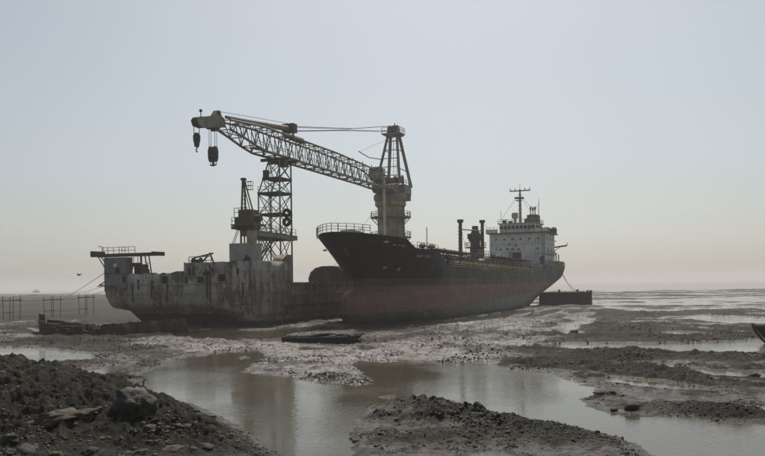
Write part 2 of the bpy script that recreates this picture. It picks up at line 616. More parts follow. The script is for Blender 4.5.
def terrain(X, Y):
    """height of the flat and its masks at world X, Y (numpy arrays)"""
    px_h = W0 / 2 + FPX * X / np.maximum(Y, 1.0)               # column in which the spot lies
    far = sst(70, 160, Y)
    F = np.full(X.shape, 6.0)
    for p in WATER:
        k = near_box(X, Y, p, 8.0)
        if k.any():
            F[k] = np.minimum(F[k], poly_sdf(X[k], Y[k], p))
    for p in ISLAND:
        k = near_box(X, Y, p, 3.0)
        if k.any():
            F[k] = np.maximum(F[k], -poly_sdf(X[k], Y[k], p))
    wob = 0.18 * fbm(X, Y, 0.9, 3, 0.55, 11) + 0.45 * fbm(X, Y, 3.5, 3, 0.5, 21) * sst(28, 60, Y) + 1.6 * fbm(X, Y, 16, 3, 0.5, 31) * sst(60, 140, Y)
    F = F + wob
    z = np.where(F < 0, -0.22 * sst(0, 1.6, -F), 0.07 * sst(0, 0.9, F))
    landm = sst(-0.05, 0.7, F)
    # relief of the mud
    rough_zone = np.exp(-((Y - 70) / 60) ** 2)
    z = z + landm * (0.050 * fbm(X, Y, 5.0, 4, 0.55, 41) + 0.055 * fbm(X, Y, 1.3, 4, 0.6, 51) + 0.10 * rough_zone * (fbm(X, Y, 3.0, 4, 0.6, 61, True) - 0.55) * 0.5)
    z = z + far * (0.20 * fbm(X, Y, 32, 3, 0.5, 71) + 0.16 * fbm(X, Y, 9, 3, 0.55, 76)) - far * 0.03
    dark = np.zeros(X.shape)
    lump = np.zeros(X.shape)
    # streaky darker, drier banks out on the flat and clotted texture in the middle distance
    bank = np.clip(fbm(X, Y, 38, 4, 0.55, 131) * 1.6 + 0.25, 0, 1) * sst(90, 170, Y)
    z = z + 0.16 * bank
    dark = np.maximum(dark, bank * 0.75)
    midm = landm * sst(34, 46, Y) * (1 - sst(130, 190, Y))
    clot = sst(0.05, 0.55, fbm(X, Y, 6.5, 4, 0.6, 141) + 0.45 * fbm(X, Y * 0.35, 14, 2, 0.5, 142))
    clot = clot * (1 - 0.8 * sst(-40, 20, W0 / 2 + 40 - px_h) * (Y < 90))
    z = z + midm * (0.08 * fbm(X, Y, 7.0, 4, 0.6, 147) - 0.015 + 0.045 * (fbm(X, Y, 1.3, 4, 0.65, 145, True) - 0.55) + 0.05 * fbm(X, Y, 0.6, 3, 0.6, 146) + clot * (0.08 * lumps(X, Y, 1.2, 15) + 0.18 * lumps(X, Y, 0.5, 16) + 0.14 * lumps(X, Y, 0.24, 17) - 0.10))
    dark = np.maximum(dark, midm * clot * clot * 0.6)
    # long shallow puddles on the right
    rt_ = sst(430, 560, px_h) * sst(40, 52, Y) * (1 - sst(200, 300, Y))
    z = z + rt_ * (0.15 * fbm(X * 0.33, Y, 4.2, 4, 0.55, 171) - 0.045)
    pale = np.zeros(X.shape)
    for p, mg in PALE:
        k = near_box(X, Y, p, 6.0)
        if k.any():
            pale[k] = np.maximum(pale[k], sst(mg, -mg, poly_sdf(X[k], Y[k], p) + 1.2 * fbm(X[k], Y[k], 2.5, 3, 0.6, 151)))
    pale = pale * (1 - 0.8 * dark)
    pale = pale * np.where(Y < 45, 0.30, 1.0) * np.clip(0.75 + 0.6 * fbm(X, Y, 1.2, 3, 0.6, 155), 0.1, 1)
    # ruts dragged through the mud
    for pl, w in RUTS:
        k = near_box(X, Y, pl, 6.0 * w)
        Xk, Yk = X[k], Y[k]
        P = [gnd(*q) for q in pl]
        dd = np.full(Xk.shape, 1e9)
        for a, b in zip(P[:-1], P[1:]):
            ex, ey = b.x - a.x, b.y - a.y
            t = np.clip(((Xk - a.x) * ex + (Yk - a.y) * ey) / (ex * ex + ey * ey), 0, 1)
            dd = np.minimum(dd, np.hypot(Xk - a.x - t * ex, Yk - a.y - t * ey))
        dd = dd + 0.5 * w * fbm(Xk, Yk, 2.5 * w, 3, 0.6, 161)
        z[k] += -0.20 * np.exp(-(dd / w) ** 2) + 0.20 * np.exp(-((dd - 2.0 * w) / (0.8 * w)) ** 2) * (0.6 + 0.6 * lumps(Xk, Yk, w, 18))
        dark[k] = np.maximum(dark[k], 0.75 * np.exp(-((dd - 2.0 * w) / (0.9 * w)) ** 2))
    # mud pushed up along the grounded hulls
    for (ax, ay), (bx, by) in (((-16.4, 112.0), (-3.0, 146.6)), ((-16.4, 112.0), (-40.0, 121.5)), ((-4.6, 113.0), (3.0, 111.0)), ((3.0, 111.0), (38.0, 194.0))):
        ex, ey = bx - ax, by - ay
        t = np.clip(((X - ax) * ex + (Y - ay) * ey) / (ex * ex + ey * ey), 0, 1)
        dh = np.hypot(X - ax - t * ex, Y - ay - t * ey) + 0.7 * fbm(X, Y, 3.0, 3, 0.5, 181)
        bm_h = np.exp(-(np.maximum(dh, 0) / 1.3) ** 2)
        z = z + 0.28 * bm_h * (0.4 + lumps(X, Y, 1.0, 19)) - 0.10 * np.exp(-((dh - 3.2) / 1.6) ** 2)
        dark = np.maximum(dark, 0.85 * bm_h)
    # spoil heap at the left in front
    d2 = np.full(X.shape, 1e9)
    hz = np.zeros(X.shape)
    front = np.zeros(X.shape)
    k = (Y < 75) & (X < 6)
    Xk, Yk = X[k], Y[k]
    dd, hh, sg = np.full(Xk.shape, 1e9), np.zeros(Xk.shape), np.zeros(Xk.shape)
    for (a, ha), (b, hb) in zip(RIDGE[:-1], RIDGE[1:]):
        ex, ey = b[0] - a[0], b[1] - a[1]
        t = np.clip(((Xk - a[0]) * ex + (Yk - a[1]) * ey) / (ex * ex + ey * ey), 0, 1)
        qx, qy = Xk - a[0] - t * ex, Yk - a[1] - t * ey
        q = qx * qx + qy * qy
        u = q < dd
        dd = np.where(u, q, dd)
        hh = np.where(u, ha + (hb - ha) * t, hh)
        sg = np.where(u, np.sign(ex * qy - ey * qx), sg)       # >0 behind the crest
    dist = np.sqrt(dd)
    wig = 0.6 * fbm(Xk, Yk, 3.0, 3, 0.5, 81)
    back = np.exp(-(np.maximum(dist + wig * 0.4, 0) / (0.9 + 1.0 * hh)) ** 2)
    frnt = 0.42 + 0.58 * np.exp(-(np.maximum(dist + wig, 0) / (1.2 + 1.7 * hh)) ** 2)
    frnt = frnt * sst(-0.2, 0.6, hh * 1.0 + 0.1) 
    prof = np.where(sg > 0, back, frnt)
    base = hh * prof
    # ploughed, clotted texture along the heap
    cl = fbm(Xk * 0.8 + Yk * 0.6, (-Xk * 0.6 + Yk * 0.8) * 0.45, 1.4, 5, 0.62, 91, True) - 0.6
    cl2 = fbm(Xk, Yk, 0.5, 4, 0.6, 95)
    amt = np.clip(base * 1.8, 0, 1.0)
    wx, wy = Xk + 0.25 * fbm(Xk, Yk, 0.8, 3, 0.5, 92), Yk + 0.25 * fbm(Xk, Yk, 0.8, 3, 0.5, 93)
    patch = np.clip(0.5 + 1.2 * fbm(Xk, Yk, 2.6, 2, 0.5, 96), 0.1, 1)
    zz = base + amt * (0.20 * cl + 0.07 * cl2 + patch * (0.26 * lumps(wx, wy, 0.75, 5) + 0.13 * lumps(wx, wy, 0.3, 6)) + 0.05 * lumps(Xk, Yk, 0.13, 7) - 0.18)
    z[k] = z[k] * (1 - np.clip(base * 2, 0, 1)) + np.where(base > 0.02, zz, 0) + 0.0
    dark[k] = np.clip(base * 3.5, 0, 1) * np.clip(0.85 + 0.5 * fbm(Xk, Yk, 1.1, 3, 0.6, 99), 0, 1)
    lump[k] = np.clip(base * 1.6, 0, 1)
    for (px, py, r, h) in HEAPS:
        g = gnd(px, py)
        # heaps stretch a little across the view
        k = (np.abs(X - g.x) < 5 * r) & (np.abs(Y - g.y) < 4 * r)
        Xk, Yk = X[k], Y[k]
        q = np.exp(-((Xk - g.x) / (1.5 * r)) ** 2 - ((Yk - g.y) / r) ** 2)
        q = q * (1 + 0.35 * fbm(Xk, Yk, r * 0.9, 3, 0.5, 101)) 
        cs = max(0.28, 0.0055 * g.y)
        z[k] = z[k] + h * q * (0.75 + 0.5 * lumps(Xk, Yk, cs, 8) + 0.3 * lumps(Xk, Yk, cs * 0.45, 9))
        dark[k] = np.maximum(dark[k], np.clip((q + 0.25 * fbm(Xk, Yk, 0.8, 3, 0.6, 103)) * (1.6 if Y[k].mean() < 60 else 1.1) - 0.26, 0, 1))
        lump[k] = np.maximum(lump[k], np.clip(q * 1.2, 0, 1) * min(1, h * 4))
    # smooth olive bank on the left, far side
    ol = sst(0, 25, 190 - px_h) * sst(138, 150, Y + 3 * fbm(X, Y, 12, 3, 0.5, 111))
    ol = ol * (1 - sst(600, 900, Y))
    z = z * (1 - ol) + ol * (0.22 + 0.12 * fbm(X, Y, 40, 2, 0.5, 115))
    # open sea beyond the edge of the flat
    shore_d = 4.3 + (np.clip(px_h, -400, 1200) - 30) / 710 * 5.6
    shore = CAM_H * FPX / np.clip(shore_d, 2.5, 14) * (1 + 0.05 * fbm(X, Y, 90, 3, 0.5, 121))
    z = z - 1.5 * sst(0, 60, Y - shore)
    return z, np.clip(dark, 0, 1), np.clip(ol, 0, 1), np.clip(lump, 0, 1), F, pale

def build_ground():
    d = np.concatenate([np.linspace(700, 200, 24)[:-1], np.linspace(200, 12, 640)[:-1], np.linspace(12, 4, 60)[:-1], np.geomspace(4, 0.5, 16)])
    Yr = CAM_H * FPX / d
    s = np.concatenate([np.linspace(-3.0, -0.62, 30)[:-1], np.linspace(-0.62, 0.62, 1000), np.linspace(0.62, 3.0, 30)[1:]])
    Yg, Sg = np.meshgrid(Yr, s, indexing='ij')
    Xg = Yg * Sg
    X, Y = Xg.ravel(), Yg.ravel()
    z, dark, ol, lump, F, pale = terrain(X, Y)
    nr, nc = len(Yr), len(s)
    co = np.stack([X, Y, z], 1).astype(np.float32)
    idx = np.arange(nr * nc).reshape(nr, nc)
    q = np.stack([idx[:-1, :-1], idx[:-1, 1:], idx[1:, 1:], idx[1:, :-1]], -1).reshape(-1, 4)
    me = bpy.data.meshes.new('mud_flat')
    me.vertices.add(len(co))
    me.vertices.foreach_set('co', co.ravel())
    me.loops.add(q.size)
    me.loops.foreach_set('vertex_index', q.ravel().astype(np.int32))
    me.polygons.add(len(q))
    me.polygons.foreach_set('loop_start', np.arange(0, q.size, 4, dtype=np.int32))
    me.polygons.foreach_set('use_smooth', np.ones(len(q), bool))
    me.update(calc_edges=True)
    for nme, arr in (('dark', dark), ('olive', ol), ('pale', pale)):
        a = me.attributes.new(nme, 'FLOAT', 'POINT')
        a.data.foreach_set('value', arr.astype(np.float32))
    me.materials.append(M_MUD)
    o = link('mud_flat', me)
    o['kind'] = 'structure'
    return X, Y, z, dark, lump, F

GX, GY, GZ, GD, GL, GF = build_ground()

def gz(x, y):
    return float(terrain(np.array([float(x)]), np.array([float(y)]))[0][0])

wb = MB().add([(-9000, -200, 0), (9000, -200, 0), (9000, 9000, 0), (-9000, 9000, 0)], [(0, 1, 2, 3)])
wtr = wb.build('tidal_water', M_WATER)
wtr['kind'] = 'structure'


hm = bpy.data.materials.new('hazy_air')
hm.use_nodes = True
hm.node_tree.nodes.clear()
pv = hm.node_tree.nodes.new('ShaderNodeVolumePrincipled')
pv.inputs['Color'].default_value = (0.88, 0.865, 0.855, 1)
pv.inputs['Density'].default_value = 0.00038
pv.inputs['Anisotropy'].default_value = 0.25
ho = hm.node_tree.nodes.new('ShaderNodeOutputMaterial')
hm.node_tree.links.new(pv.outputs[0], ho.inputs['Volume'])
hz = MB().box2(-9500, 9500, -500, 9500, -3.0, 58.0).build('haze', hm)
hz['kind'] = 'stuff'

# ------------------------------------------------------------------ materials of the ships and cranes
RUST = (0.075, 0.042, 0.022)
M_BARGE = mat('weathered_hull_paint', (0.32, 0.285, 0.225), (0.54, 0.50, 0.43), 0.35, 0.75, bump=0.25, bscale=1.2, rust=RUST, rust_amt=0.42, rust_scale=0.22, contrast=0.3)
M_BARGE_LOW = mat('dark_hull_bottom', (0.035, 0.032, 0.028), (0.075, 0.066, 0.052), 0.5, 0.8, bump=0.3, bscale=1.5)
M_BLUE = mat('faded_blue_grey_paint', (0.155, 0.158, 0.168), (0.24, 0.242, 0.25), 0.5, 0.7, bump=0.1, bscale=2, rust=(0.09, 0.06, 0.045), rust_amt=0.15, rust_scale=0.4)
M_STEEL = mat('dark_grimy_steel', (0.045, 0.042, 0.036), (0.085, 0.075, 0.058), 0.7, 0.65, rust=RUST, rust_amt=0.2)
M_CRANE = mat('soot_brown_crane_paint', (0.18, 0.166, 0.128), (0.30, 0.272, 0.21), 0.4, 0.65, rust=RUST, rust_amt=0.25)
M_GREYSTEEL = mat('grey_galvanised_steel', (0.16, 0.155, 0.145), (0.25, 0.24, 0.225), 0.6, 0.6, rust=RUST, rust_amt=0.2)
M_YEL = mat('dirty_ochre_paint', (0.50, 0.42, 0.25), (0.33, 0.27, 0.155), 0.6, 0.7, rust=RUST, rust_amt=0.3)
M_YEL2 = mat('soot_stained_ochre', (0.20, 0.15, 0.075), (0.09, 0.07, 0.042), 0.7, 0.7, rust=RUST, rust_amt=0.3)
M_WHITE = mat('chalky_white_paint', (0.60, 0.59, 0.56), (0.76, 0.75, 0.72), 0.4, 0.7, rust=(0.22, 0.16, 0.11), rust_amt=0.28, rust_scale=0.5)
M_DIRTYW = mat('stained_white_paint', (0.30, 0.29, 0.265), (0.44, 0.43, 0.40), 0.35, 0.7, rust=(0.12, 0.085, 0.06), rust_amt=0.22, rust_scale=0.3)
M_BLACK = mat('unlit_void_black', (0.012, 0.012, 0.012), None, rough=0.9)  # flat black; on openings it stands in for the unlit depth behind
M_RUBBER = mat('worn_rubber', (0.018, 0.018, 0.018), (0.035, 0.034, 0.032), 4.0, 0.8)
M_WIRE = mat('greasy_wire_rope', (0.03, 0.03, 0.03), None, rough=0.6)
M_ROPE = mat('pale_mooring_rope', (0.22, 0.20, 0.16), None, rough=0.9)
M_RUST = mat('rusted_plate', (0.05, 0.038, 0.028), (0.10, 0.072, 0.048), 1.5, 0.85, bump=0.3, bscale=4)
M_DECK = mat('rusted_deck', (0.06, 0.045, 0.035), (0.10, 0.08, 0.06), 0.6, 0.85)

# ------------------------------------------------------------------ crane barge
B_O = Vector((-16.4, 112.0, 0))
B_A = math.atan2(0.933, 0.36)
barge = thing('crane_barge', 'long weathered grey crane barge with stepped end wall, aground left of the tanker', 'barge', B_O, B_A)
def bw(x, y, z):                  # barge local -> world
    return B_O + Vector((0.36 * x - 0.933 * y, 0.933 * x + 0.36 * y, z))

def barge_paint():
    """pale stained paint over a darker bottom band whose edge drops towards the near corner"""
    m = M_BARGE.copy()
    m.name = 'barge_hull_paint'
    N, L = m.node_tree.nodes, m.node_tree.links
    b = N['Principled BSDF']
    src = b.inputs['Base Color'].links[0].from_socket
    tc = next(q for q in N if q.type == 'TEX_COORD')
    sp = N.new('ShaderNodeSeparateXYZ')
    L.new(tc.outputs['Object'], sp.inputs[0])
    def mr(x, lo, hi, a, c, smooth=False):
        q = N.new('ShaderNodeMapRange')
        if smooth:
            q.interpolation_type = 'SMOOTHSTEP'
        for k, val in enumerate((lo, hi, a, c)):
            q.inputs[k + 1].default_value = val
        L.new(x, q.inputs[0])
        return q.outputs[0]
    def mt(op, x, y, clamp=False):
        q = N.new('ShaderNodeMath')
        q.operation = op
        q.use_clamp = clamp
        for k, val in enumerate((x, y)):
            if isinstance(val, (int, float)):
                q.inputs[k].default_value = val
            else:
                L.new(val, q.inputs[k])
        return q.outputs[0]
    def noise(sc, st, d=7, r=0.68):
        mp = N.new('ShaderNodeMapping')
        mp.inputs['Scale'].default_value = st
        L.new(tc.outputs['Object'], mp.inputs[0])
        q = N.new('ShaderNodeTexNoise')
        q.inputs['Scale'].default_value = sc
        q.inputs['Detail'].default_value = d
        q.inputs['Roughness'].default_value = r
        L.new(mp.outputs[0], q.inputs['Vector'])
        return q.outputs['Fac']
    def mix(f, a, c):
        q = N.new('ShaderNodeMix')
        q.data_type = 'RGBA'
        L.new(f, q.inputs[0])
        for k, val in ((6, a), (7, c)):
            if isinstance(val, tuple):
                q.inputs[k].default_value = (*val, 1)
            else:
                L.new(val, q.inputs[k])
        return q.outputs[2]
    wob = mt('MULTIPLY', mt('SUBTRACT', noise(0.8, (1, 1, 1)), 0.5), 0.8)
    zk = mt('MAXIMUM', mr(sp.outputs['Y'], 0.8, 9.0, 0.3, 1.9, True), 0.9)
    lower = mt('MULTIPLY', mt('SUBTRACT', mt('ADD', zk, wob), sp.outputs['Z']), 4.0, True)
    # a duller stained belt below the upper sheer line, dark run-off streaks and bare-metal patches
    streak = mr(noise(1.5, (1, 1, 0.10)), 0.52, 0.66, 0, 1)
    patch = mr(noise(0.26, (1, 1, 0.7), 9, 0.74), 0.53, 0.575, 0, 1)
    belt = mt('MULTIPLY', mt('SUBTRACT', mt('ADD', 5.6, wob), sp.outputs['Z']), 1.2, True)
    low2 = mt('MULTIPLY', mt('SUBTRACT', mt('ADD', mt('ADD', zk, 1.25), wob), sp.outputs['Z']), 2.0, True)
    c = mix(mt('MULTIPLY', belt, 0.5), src, (0.25, 0.205, 0.135))
    c = mix(mt('MULTIPLY', low2, 0.6), c, (0.085, 0.074, 0.052))
    c = mix(mt('MULTIPLY', streak, 0.5), c, (0.050, 0.042, 0.033))
    c = mix(mt('MULTIPLY', patch, 0.75), c, (0.068, 0.046, 0.031))
    c = mix(mt('MULTIPLY', mr(noise(0.5, (1, 1, 1), 8, 0.7), 0.56, 0.60, 0, 1), 0.5), c, (0.50, 0.475, 0.42))
    c = mix(lower, c, mix(mr(noise(0.9, (1, 1, 1)), 0.4, 0.6, 0, 1), (0.028, 0.026, 0.022), (0.060, 0.052, 0.040)))
    se = seams(N, L, tc, 4.6, 1.55)
    c = mix(mt('MULTIPLY', se, 0.5), c, (0.035, 0.027, 0.02))
    L.new(c, b.inputs['Base Color'])
    bpn = next(q for q in N if q.type == 'BUMP')
    hsrc = bpn.inputs['Height'].links[0].from_socket
    L.new(mt('SUBTRACT', mt('MULTIPLY', hsrc, 1.0), mt('MULTIPLY', se, 0.5)), bpn.inputs['Height'])
    bpn.inputs['Strength'].default_value = 0.45
    return m
M_BARGEHULL = barge_paint()

def barge_hull():
    # plan outline: long near side, rounded corner, end wall, far corner, far side
    out = [(95, 0, 6.1), (70, 0, 6.1), (45, 0, 6.1), (25, 0, 6.1), (7.02, 0, 6.1), (7.0, 0, 9.2), (4, 0, 9.2)]
    for k in range(7):
        t = R(90) * k / 6
        out.append((2.2 - 2.2 * math.sin(t), 2.2 - 2.2 * math.cos(t), 9.25))
    for y in np.arange(3, 13.4, 1.0):
        out.append((0, float(y), 9.3 + 0.1 * rnd.uniform(-1, 1)))
    out += [(0, 13.5, 9.35), (0, 13.52, 8.05)]
    for y in np.arange(14.2, 23.4, 0.6):
        out.append((0, float(y), 7.9 + rnd.choice((0, 0, 0.06, -0.1, -0.22)) if y > 15 else 8.05))
    out += [(0, 23.6, 7.4)]
    for y in np.arange(24.3, 27.9, 0.7):
        out.append((0, float(y), 6.2))
    out += [(0.6, 27.9, 6.2), (3, 28.0, 6.1), (30, 28.0, 6.1), (60, 28, 6.1), (95, 28, 6.1)]
    lev = [0, 0.06, 0.13, 0.2, 0.27, 0.34, 0.4, 0.46, 0.52, 0.6, 0.7, 0.8, 0.9, 1.0]
    pts = []
    for l in lev:
        for (x, y, zt) in out:
            zb = -0.6
            z = zb + (6.1 - zb) * min(l / 0.8, 1.0) if l <= 0.8 else 6.1 + (zt - 6.1) * (l - 0.8) / 0.2
            X, Y = x, y
            if x < 4:             # raked, undercut lower end
                zk = 3.2 * float(sst(0.5, 8, np.float64(y)))
                if z < zk:
                    X = x + (zk - z) * 0.75
                if y > 20:        # the far quarter rises in a knuckle
                    if z < 4.6:
                        lim = np.interp(z, [-0.6, 0.4, 2.3, 2.6, 4.6], [22.3, 22.6, 23.8, 26.6, 28.0])
                        Y = min(y, 20 + (y - 20) * (lim - 20) / 8.0)
            Xd = 0.035 * math.sin(y * 2.1 + z * 1.3) + 0.03 * math.sin(x * 1.7 + z * 2.3)
            pts.append((X + (Xd if x < 4 else 0), Y + (Xd if y < 1 and x > 4 else 0), z))
    me = MB().grid(pts, len(lev), len(out)).mesh('hull', 32)
    me.materials.append(M_BARGEHULL)
    o = link('hull', me, barge)
    sm = o.modifiers.new('plate', 'SOLIDIFY')
    sm.thickness = 0.22
    sm.offset = -1
    return o
hull_b = barge_hull()
MB().prism([(94.7, 0.3), (94.7, 27.7), (0.5, 27.7), (0.5, 4.0), (1.5, 1.5), (4, 0.3)], 5.2, 5.75, 'xy').build('deck', M_DECK, barge)
MB().prism([(7.2, 0.3), (7.2, 13.4), (0.4, 13.4), (0.4, 4.0), (1.5, 1.5), (4, 0.3)], 8.6, 9.0, 'xy').build('upper_deck', M_DECK, barge)
MB().box2(6.95, 7.2, 0.25, 13.4, 5.75, 9.1).build('bulkhead', M_BARGE, barge)
MB().box2(0.3, 7.2, 13.3, 13.5, 5.75, 9.1).build('bulkhead', M_BARGE, barge)
# end post block on the near side
MB().prism([(4.6, 9.0), (8.2, 6.0), (8.2, 10.3), (6.6, 10.3), (5.4, 9.7)], 0.02, 1.6, 'xz').build('bulwark_post', M_BARGE, barge)
for z, th in ((4.6, 0.32), (2.7, 0.28)):
    MB().box2(8.0 if z > 4 else 5.0, 94, -0.28, 0.05, z - th / 2, z + th / 2).build('rubbing_strake', M_BARGE_LOW if z < 3 else M_BARGE, barge)
MB().box2(7.3, 95, -0.22, 0.3, 5.95, 6.22).build('gunwale', M_BARGE, barge)
# patches and black panels painted as the shade inside openings in the end wall
for (y, z, w, h) in ((7.0, 7.0, 1.0, 0.85), (10.6, 6.6, 0.95, 1.0), (16.8, 6.8, 0.9, 0.95), (4.4, 7.9, 0.35, 0.9), (8.6, 8.2, 0.35, 0.5), (11.8, 8.0, 0.3, 1.2), (12.5, 7.9, 0.3, 1.0), (13.1, 6.6, 0.35, 1.2), (19.0, 6.1, 0.3, 1.3), (21.6, 6.2, 0.3, 1.5), (9.6, 7.6, 0.8, 0.5)):
    h_o = MB().box2(-0.06, 0.1, y - w / 2, y + w / 2, z - h / 2, z + h / 2).build('hatch_shade_panel', M_BLACK, barge)
    if w > 0.6:
        f = MB()
        t = 0.07
        f.box2(-0.1, 0.05, y - w / 2 - t, y + w / 2 + t, z + h / 2, z + h / 2 + t)
        f.box2(-0.1, 0.05, y - w / 2 - t, y + w / 2 + t, z - h / 2 - t, z - h / 2)
        f.box2(-0.1, 0.05, y - w / 2 - t, y - w / 2, z - h / 2, z + h / 2)
        f.box2(-0.1, 0.05, y + w / 2, y + w / 2 + t, z - h / 2, z + h / 2)
        f.build('frame', M_RUST, h_o)
# vertical fender bars and rust-dark drip guards on the end wall
for (y, z0, z1) in ((9.0, 3.4, 8.9), (9.5, 4.2, 8.2), (16.4, 3.6, 6.2), (19.2, 4.2, 6.6), (22.6, 3.5, 6.4), (3.6, 4.0, 6.2)):
    block('fender_bar', (-0.08, y, (z0 + z1) / 2), (0.16, 0.2, z1 - z0), M_RUST, barge)
block('knuckle_bar', (-0.07, 16.5, 6.15), (0.14, 13.6, 0.14), M_BARGE, barge)
# blue-grey corner tower with a gantry beam over it
tw = MB().prism([(23.62, 5.8), (27.8, 5.2), (27.8, 10.35), (23.62, 10.35)], -0.12, 1.3, 'yz').build('corner_tower', M_BLUE, barge)
for (y, z, w, h) in ((25.3, 8.4, 0.75, 0.75), (24.1, 7.0, 0.5, 0.9)):
    MB().box2(-0.2, -0.05, y - w / 2, y + w / 2, z - h / 2, z + h / 2).build('window', M_BLACK, tw)
block('ledge', (-0.2, 25.7, 7.95), (0.16, 4.2, 0.08), M_STEEL, tw)
MB().lathe([(0.28, -0.1), (0.28, 0.12)], (-0.22, 25.6, 9.15), 12, 'x').build('lamp', M_WHITE, tw)
block('ledge', (-0.3, 27.2, 6.0), (0.8, 3.0, 0.12), M_STEEL, tw)
bm_ = MB().box2(0.6, 1.3, 19.4, 31.0, 10.55, 10.98).build('gantry_beam', M_STEEL, barge)
MB().box2(2.4, 3.1, 19.4, 31.0, 10.55, 10.98).build('gantry_beam', M_STEEL, barge)
block('beam_end', (1.8, 30.6, 11.1), (2.8, 0.5, 0.7), M_STEEL, barge)
block('beam_end', (1.8, 19.3, 10.8), (2.8, 0.35, 0.6), M_STEEL, barge)
rail(barge, [(0.8, 28.9, 10.98), (0.8, 24.6, 10.98)], 0.95, M_STEEL, 1.1, 0.04)
rail(barge, [(2.9, 26.9, 10.98), (2.9, 24.4, 10.98)], 1.1, M_STEEL, 1.1, 0.04)
MB().tube([(1, 28.9, 10.98), (1, 28.9, 12.0), (1, 29.3, 12.2), (1, 29.8, 12.1)], 0.06, 6).build('vent_pipe', M_STEEL, barge)
for (a, b_) in (((0.9, 29.8, 10.6), (0.9, 27.9, 8.0)), ((2.7, 29.8, 10.6), (2.7, 27.9, 8.0)), ((0.9, 29.2, 10.6), (0.9, 27.9, 8.9)), ((0.9, 28.0, 6.2), (0.9, 29.7, 6.2)), ((0.9, 28.0, 7.0), (0.9, 29.6, 6.2))):
    strut('brace', a, b_, 0.09, M_STEEL, barge)
for y in (21.8, 21.1, 20.4):
    strut('gantry_leg', (1.0, y, 10.6), (1.0, y - (0 if y > 21.5 else 0.8), 5.8), 0.10 if y < 21.5 else 0.16, M_STEEL, barge)
for k in range(5):
    strut('brace', (1.0, 21.1 - 0.16 * k, 9.6 - 0.95 * k), (1.0, 20.4 - 0.16 * k, 9.3 - 0.95 * k), 0.06, M_STEEL, barge)
for y in (23.2, 22.4):
    tl = thing('trolley_block', 'small dark hoist block hanging under the gantry beam, ' + ('next to the blue-grey tower' if y > 23 else 'farther from the tower'), 'hoist', bw(1.0, y, 8.9), B_A, 'hoist blocks under the gantry')
    MB().tube([(0, 0, 0.6), (0, 0, 1.68)], 0.05, 5).build('hanger', M_WIRE, tl)
    MB().box((0, 0, 0.3), (0.5, 0.55, 0.6)).build('block', M_STEEL, tl)
    MB().tube([(0, 0, 0), (0, 0.18, -0.12), (0, 0.15, -0.3), (0, -0.1, -0.28)], 0.05, 5).build('hook', M_STEEL, tl)
MB().box2(1.5, 3.5, 22.4, 23.5, 5.75, 9.3).build('winch_house', M_STEEL, barge)
# rubbish, winches and rails on the lower end deck
for (x, y, sx, sy, sz) in ((2.5, 15.2, 1.6, 1.2, 1.7), (2.2, 21.2, 2.2, 1.5, 2.2), (3.0, 17.6, 1.4, 1.8, 2.1)):
    MB().box((x, y, 5.75 + sz / 2), (sx, sy, sz), rz=rnd.uniform(-0.3, 0.3)).build('deck_locker', M_GREYSTEEL if y > 17 else M_STEEL, barge)
rail(barge, [(0.6, 13.0, 9.0), (0.6, 9.2, 9.0)], 1.1, M_STEEL, 0.9, 0.05)
for (y0, y1, z0, z1) in ((12.6, 9.6, 10.0, 10.6), (11.6, 10.4, 9.0, 10.4), (9.2, 10.2, 9.0, 10.7), (12.2, 12.9, 9.0, 10.0)):
    strut('bent_pipe', (1.4, y0, z0), (1.8, y1, z1), 0.12, M_STEEL, barge)
wm = MB()
wm.lathe([(0.55, -0.7), (0.55, -0.6), (0.3, -0.6), (0.3, 0.6), (0.55, 0.6), (0.55, 0.7)], (1.8, 12.4, 9.5), 14, 'y')
wm.build('winch', M_STEEL, barge)
MB().tube([(6.5, 24.6, 5.75), (6.5, 24.6, 8.6)], 0.12).build('mooring_bollard', M_STEEL, barge)
for x in (30, 48, 62):
    wm = MB()
    for s in (-0.5, 0.5):
        wm.lathe([(0.28, 0), (0.28, 0.75), (0.36, 0.8), (0.36, 0.92)], (x + s, 0.9, 5.75), 10)
    wm.build('mooring_bollard', M_STEEL, barge)

# ------------------------------------------------------------------ deck crane on the white box
dc = thing('deck_crane', 'small ochre pedestal crane with folded upright jib on a white box, at the barge end', 'crane', bw(5.0, 6.0, 9.0), B_A)
MB().box2(-1.4, 1.4, -1.9, 2.0, 0, 3.05).build('base_house', M_DIRTYW, dc)
MB().prism([(-1.7, 0.0), (-0.2, 0.0), (-0.9, 1.35), (-1.5, 0.9)], -1.42, -1.6, 'yz').build('tarpaulin', M_RUBBER, dc)
MB().lathe([(0.75, 3.05), (0.75, 5.3), (0.95, 5.3), (0.95, 5.6)], (0, -1.0, 0), 20).build('pedestal', M_YEL, dc, 40)
MB().tube([(-0.2, 0.7, 3.05), (-0.2, 0.7, 5.3)], 0.16).build('pipe', M_GREYSTEEL, dc)
ladder(dc, (0, 2.2, 3.0), (0, 1.2, 5.4), 0.5, M_GREYSTEEL, 0.35, (1, 0, 0))
pf = MB().box2(-1.7, 1.9, -2.4, 1.5, 5.6, 5.85).build('platform', M_YEL2, dc)
for z0, z1, y0, y1, mt in ((5.85, 6.9, -1.9, 1.3, M_YEL2), (6.9, 8.0, -1.5, 0.6, M_YEL2), (5.2, 5.58, 0.8, 1.9, M_YEL2), (5.0, 5.55, -1.8, 1.0, M_STEEL)):
    MB().box2(-1.0, 1.2, y0, y1, z0, z1).build('machinery_box', mt, dc)
rail(dc, [(-1.6, 1.4, 5.85), (-1.6, -2.3, 5.85)], 1.0, M_YEL2, 0.9, 0.045)
rail(dc, [(-1.2, 1.2, 6.95), (-1.2, -1.0, 6.95)], 1.3, M_YEL2, 0.7, 0.045)
MB().lathe([(0.5, -0.8), (0.5, 0.8)], (-0.3, -2.0, 6.7), 14, 'y').build('winch_drum', M_STEEL, dc)
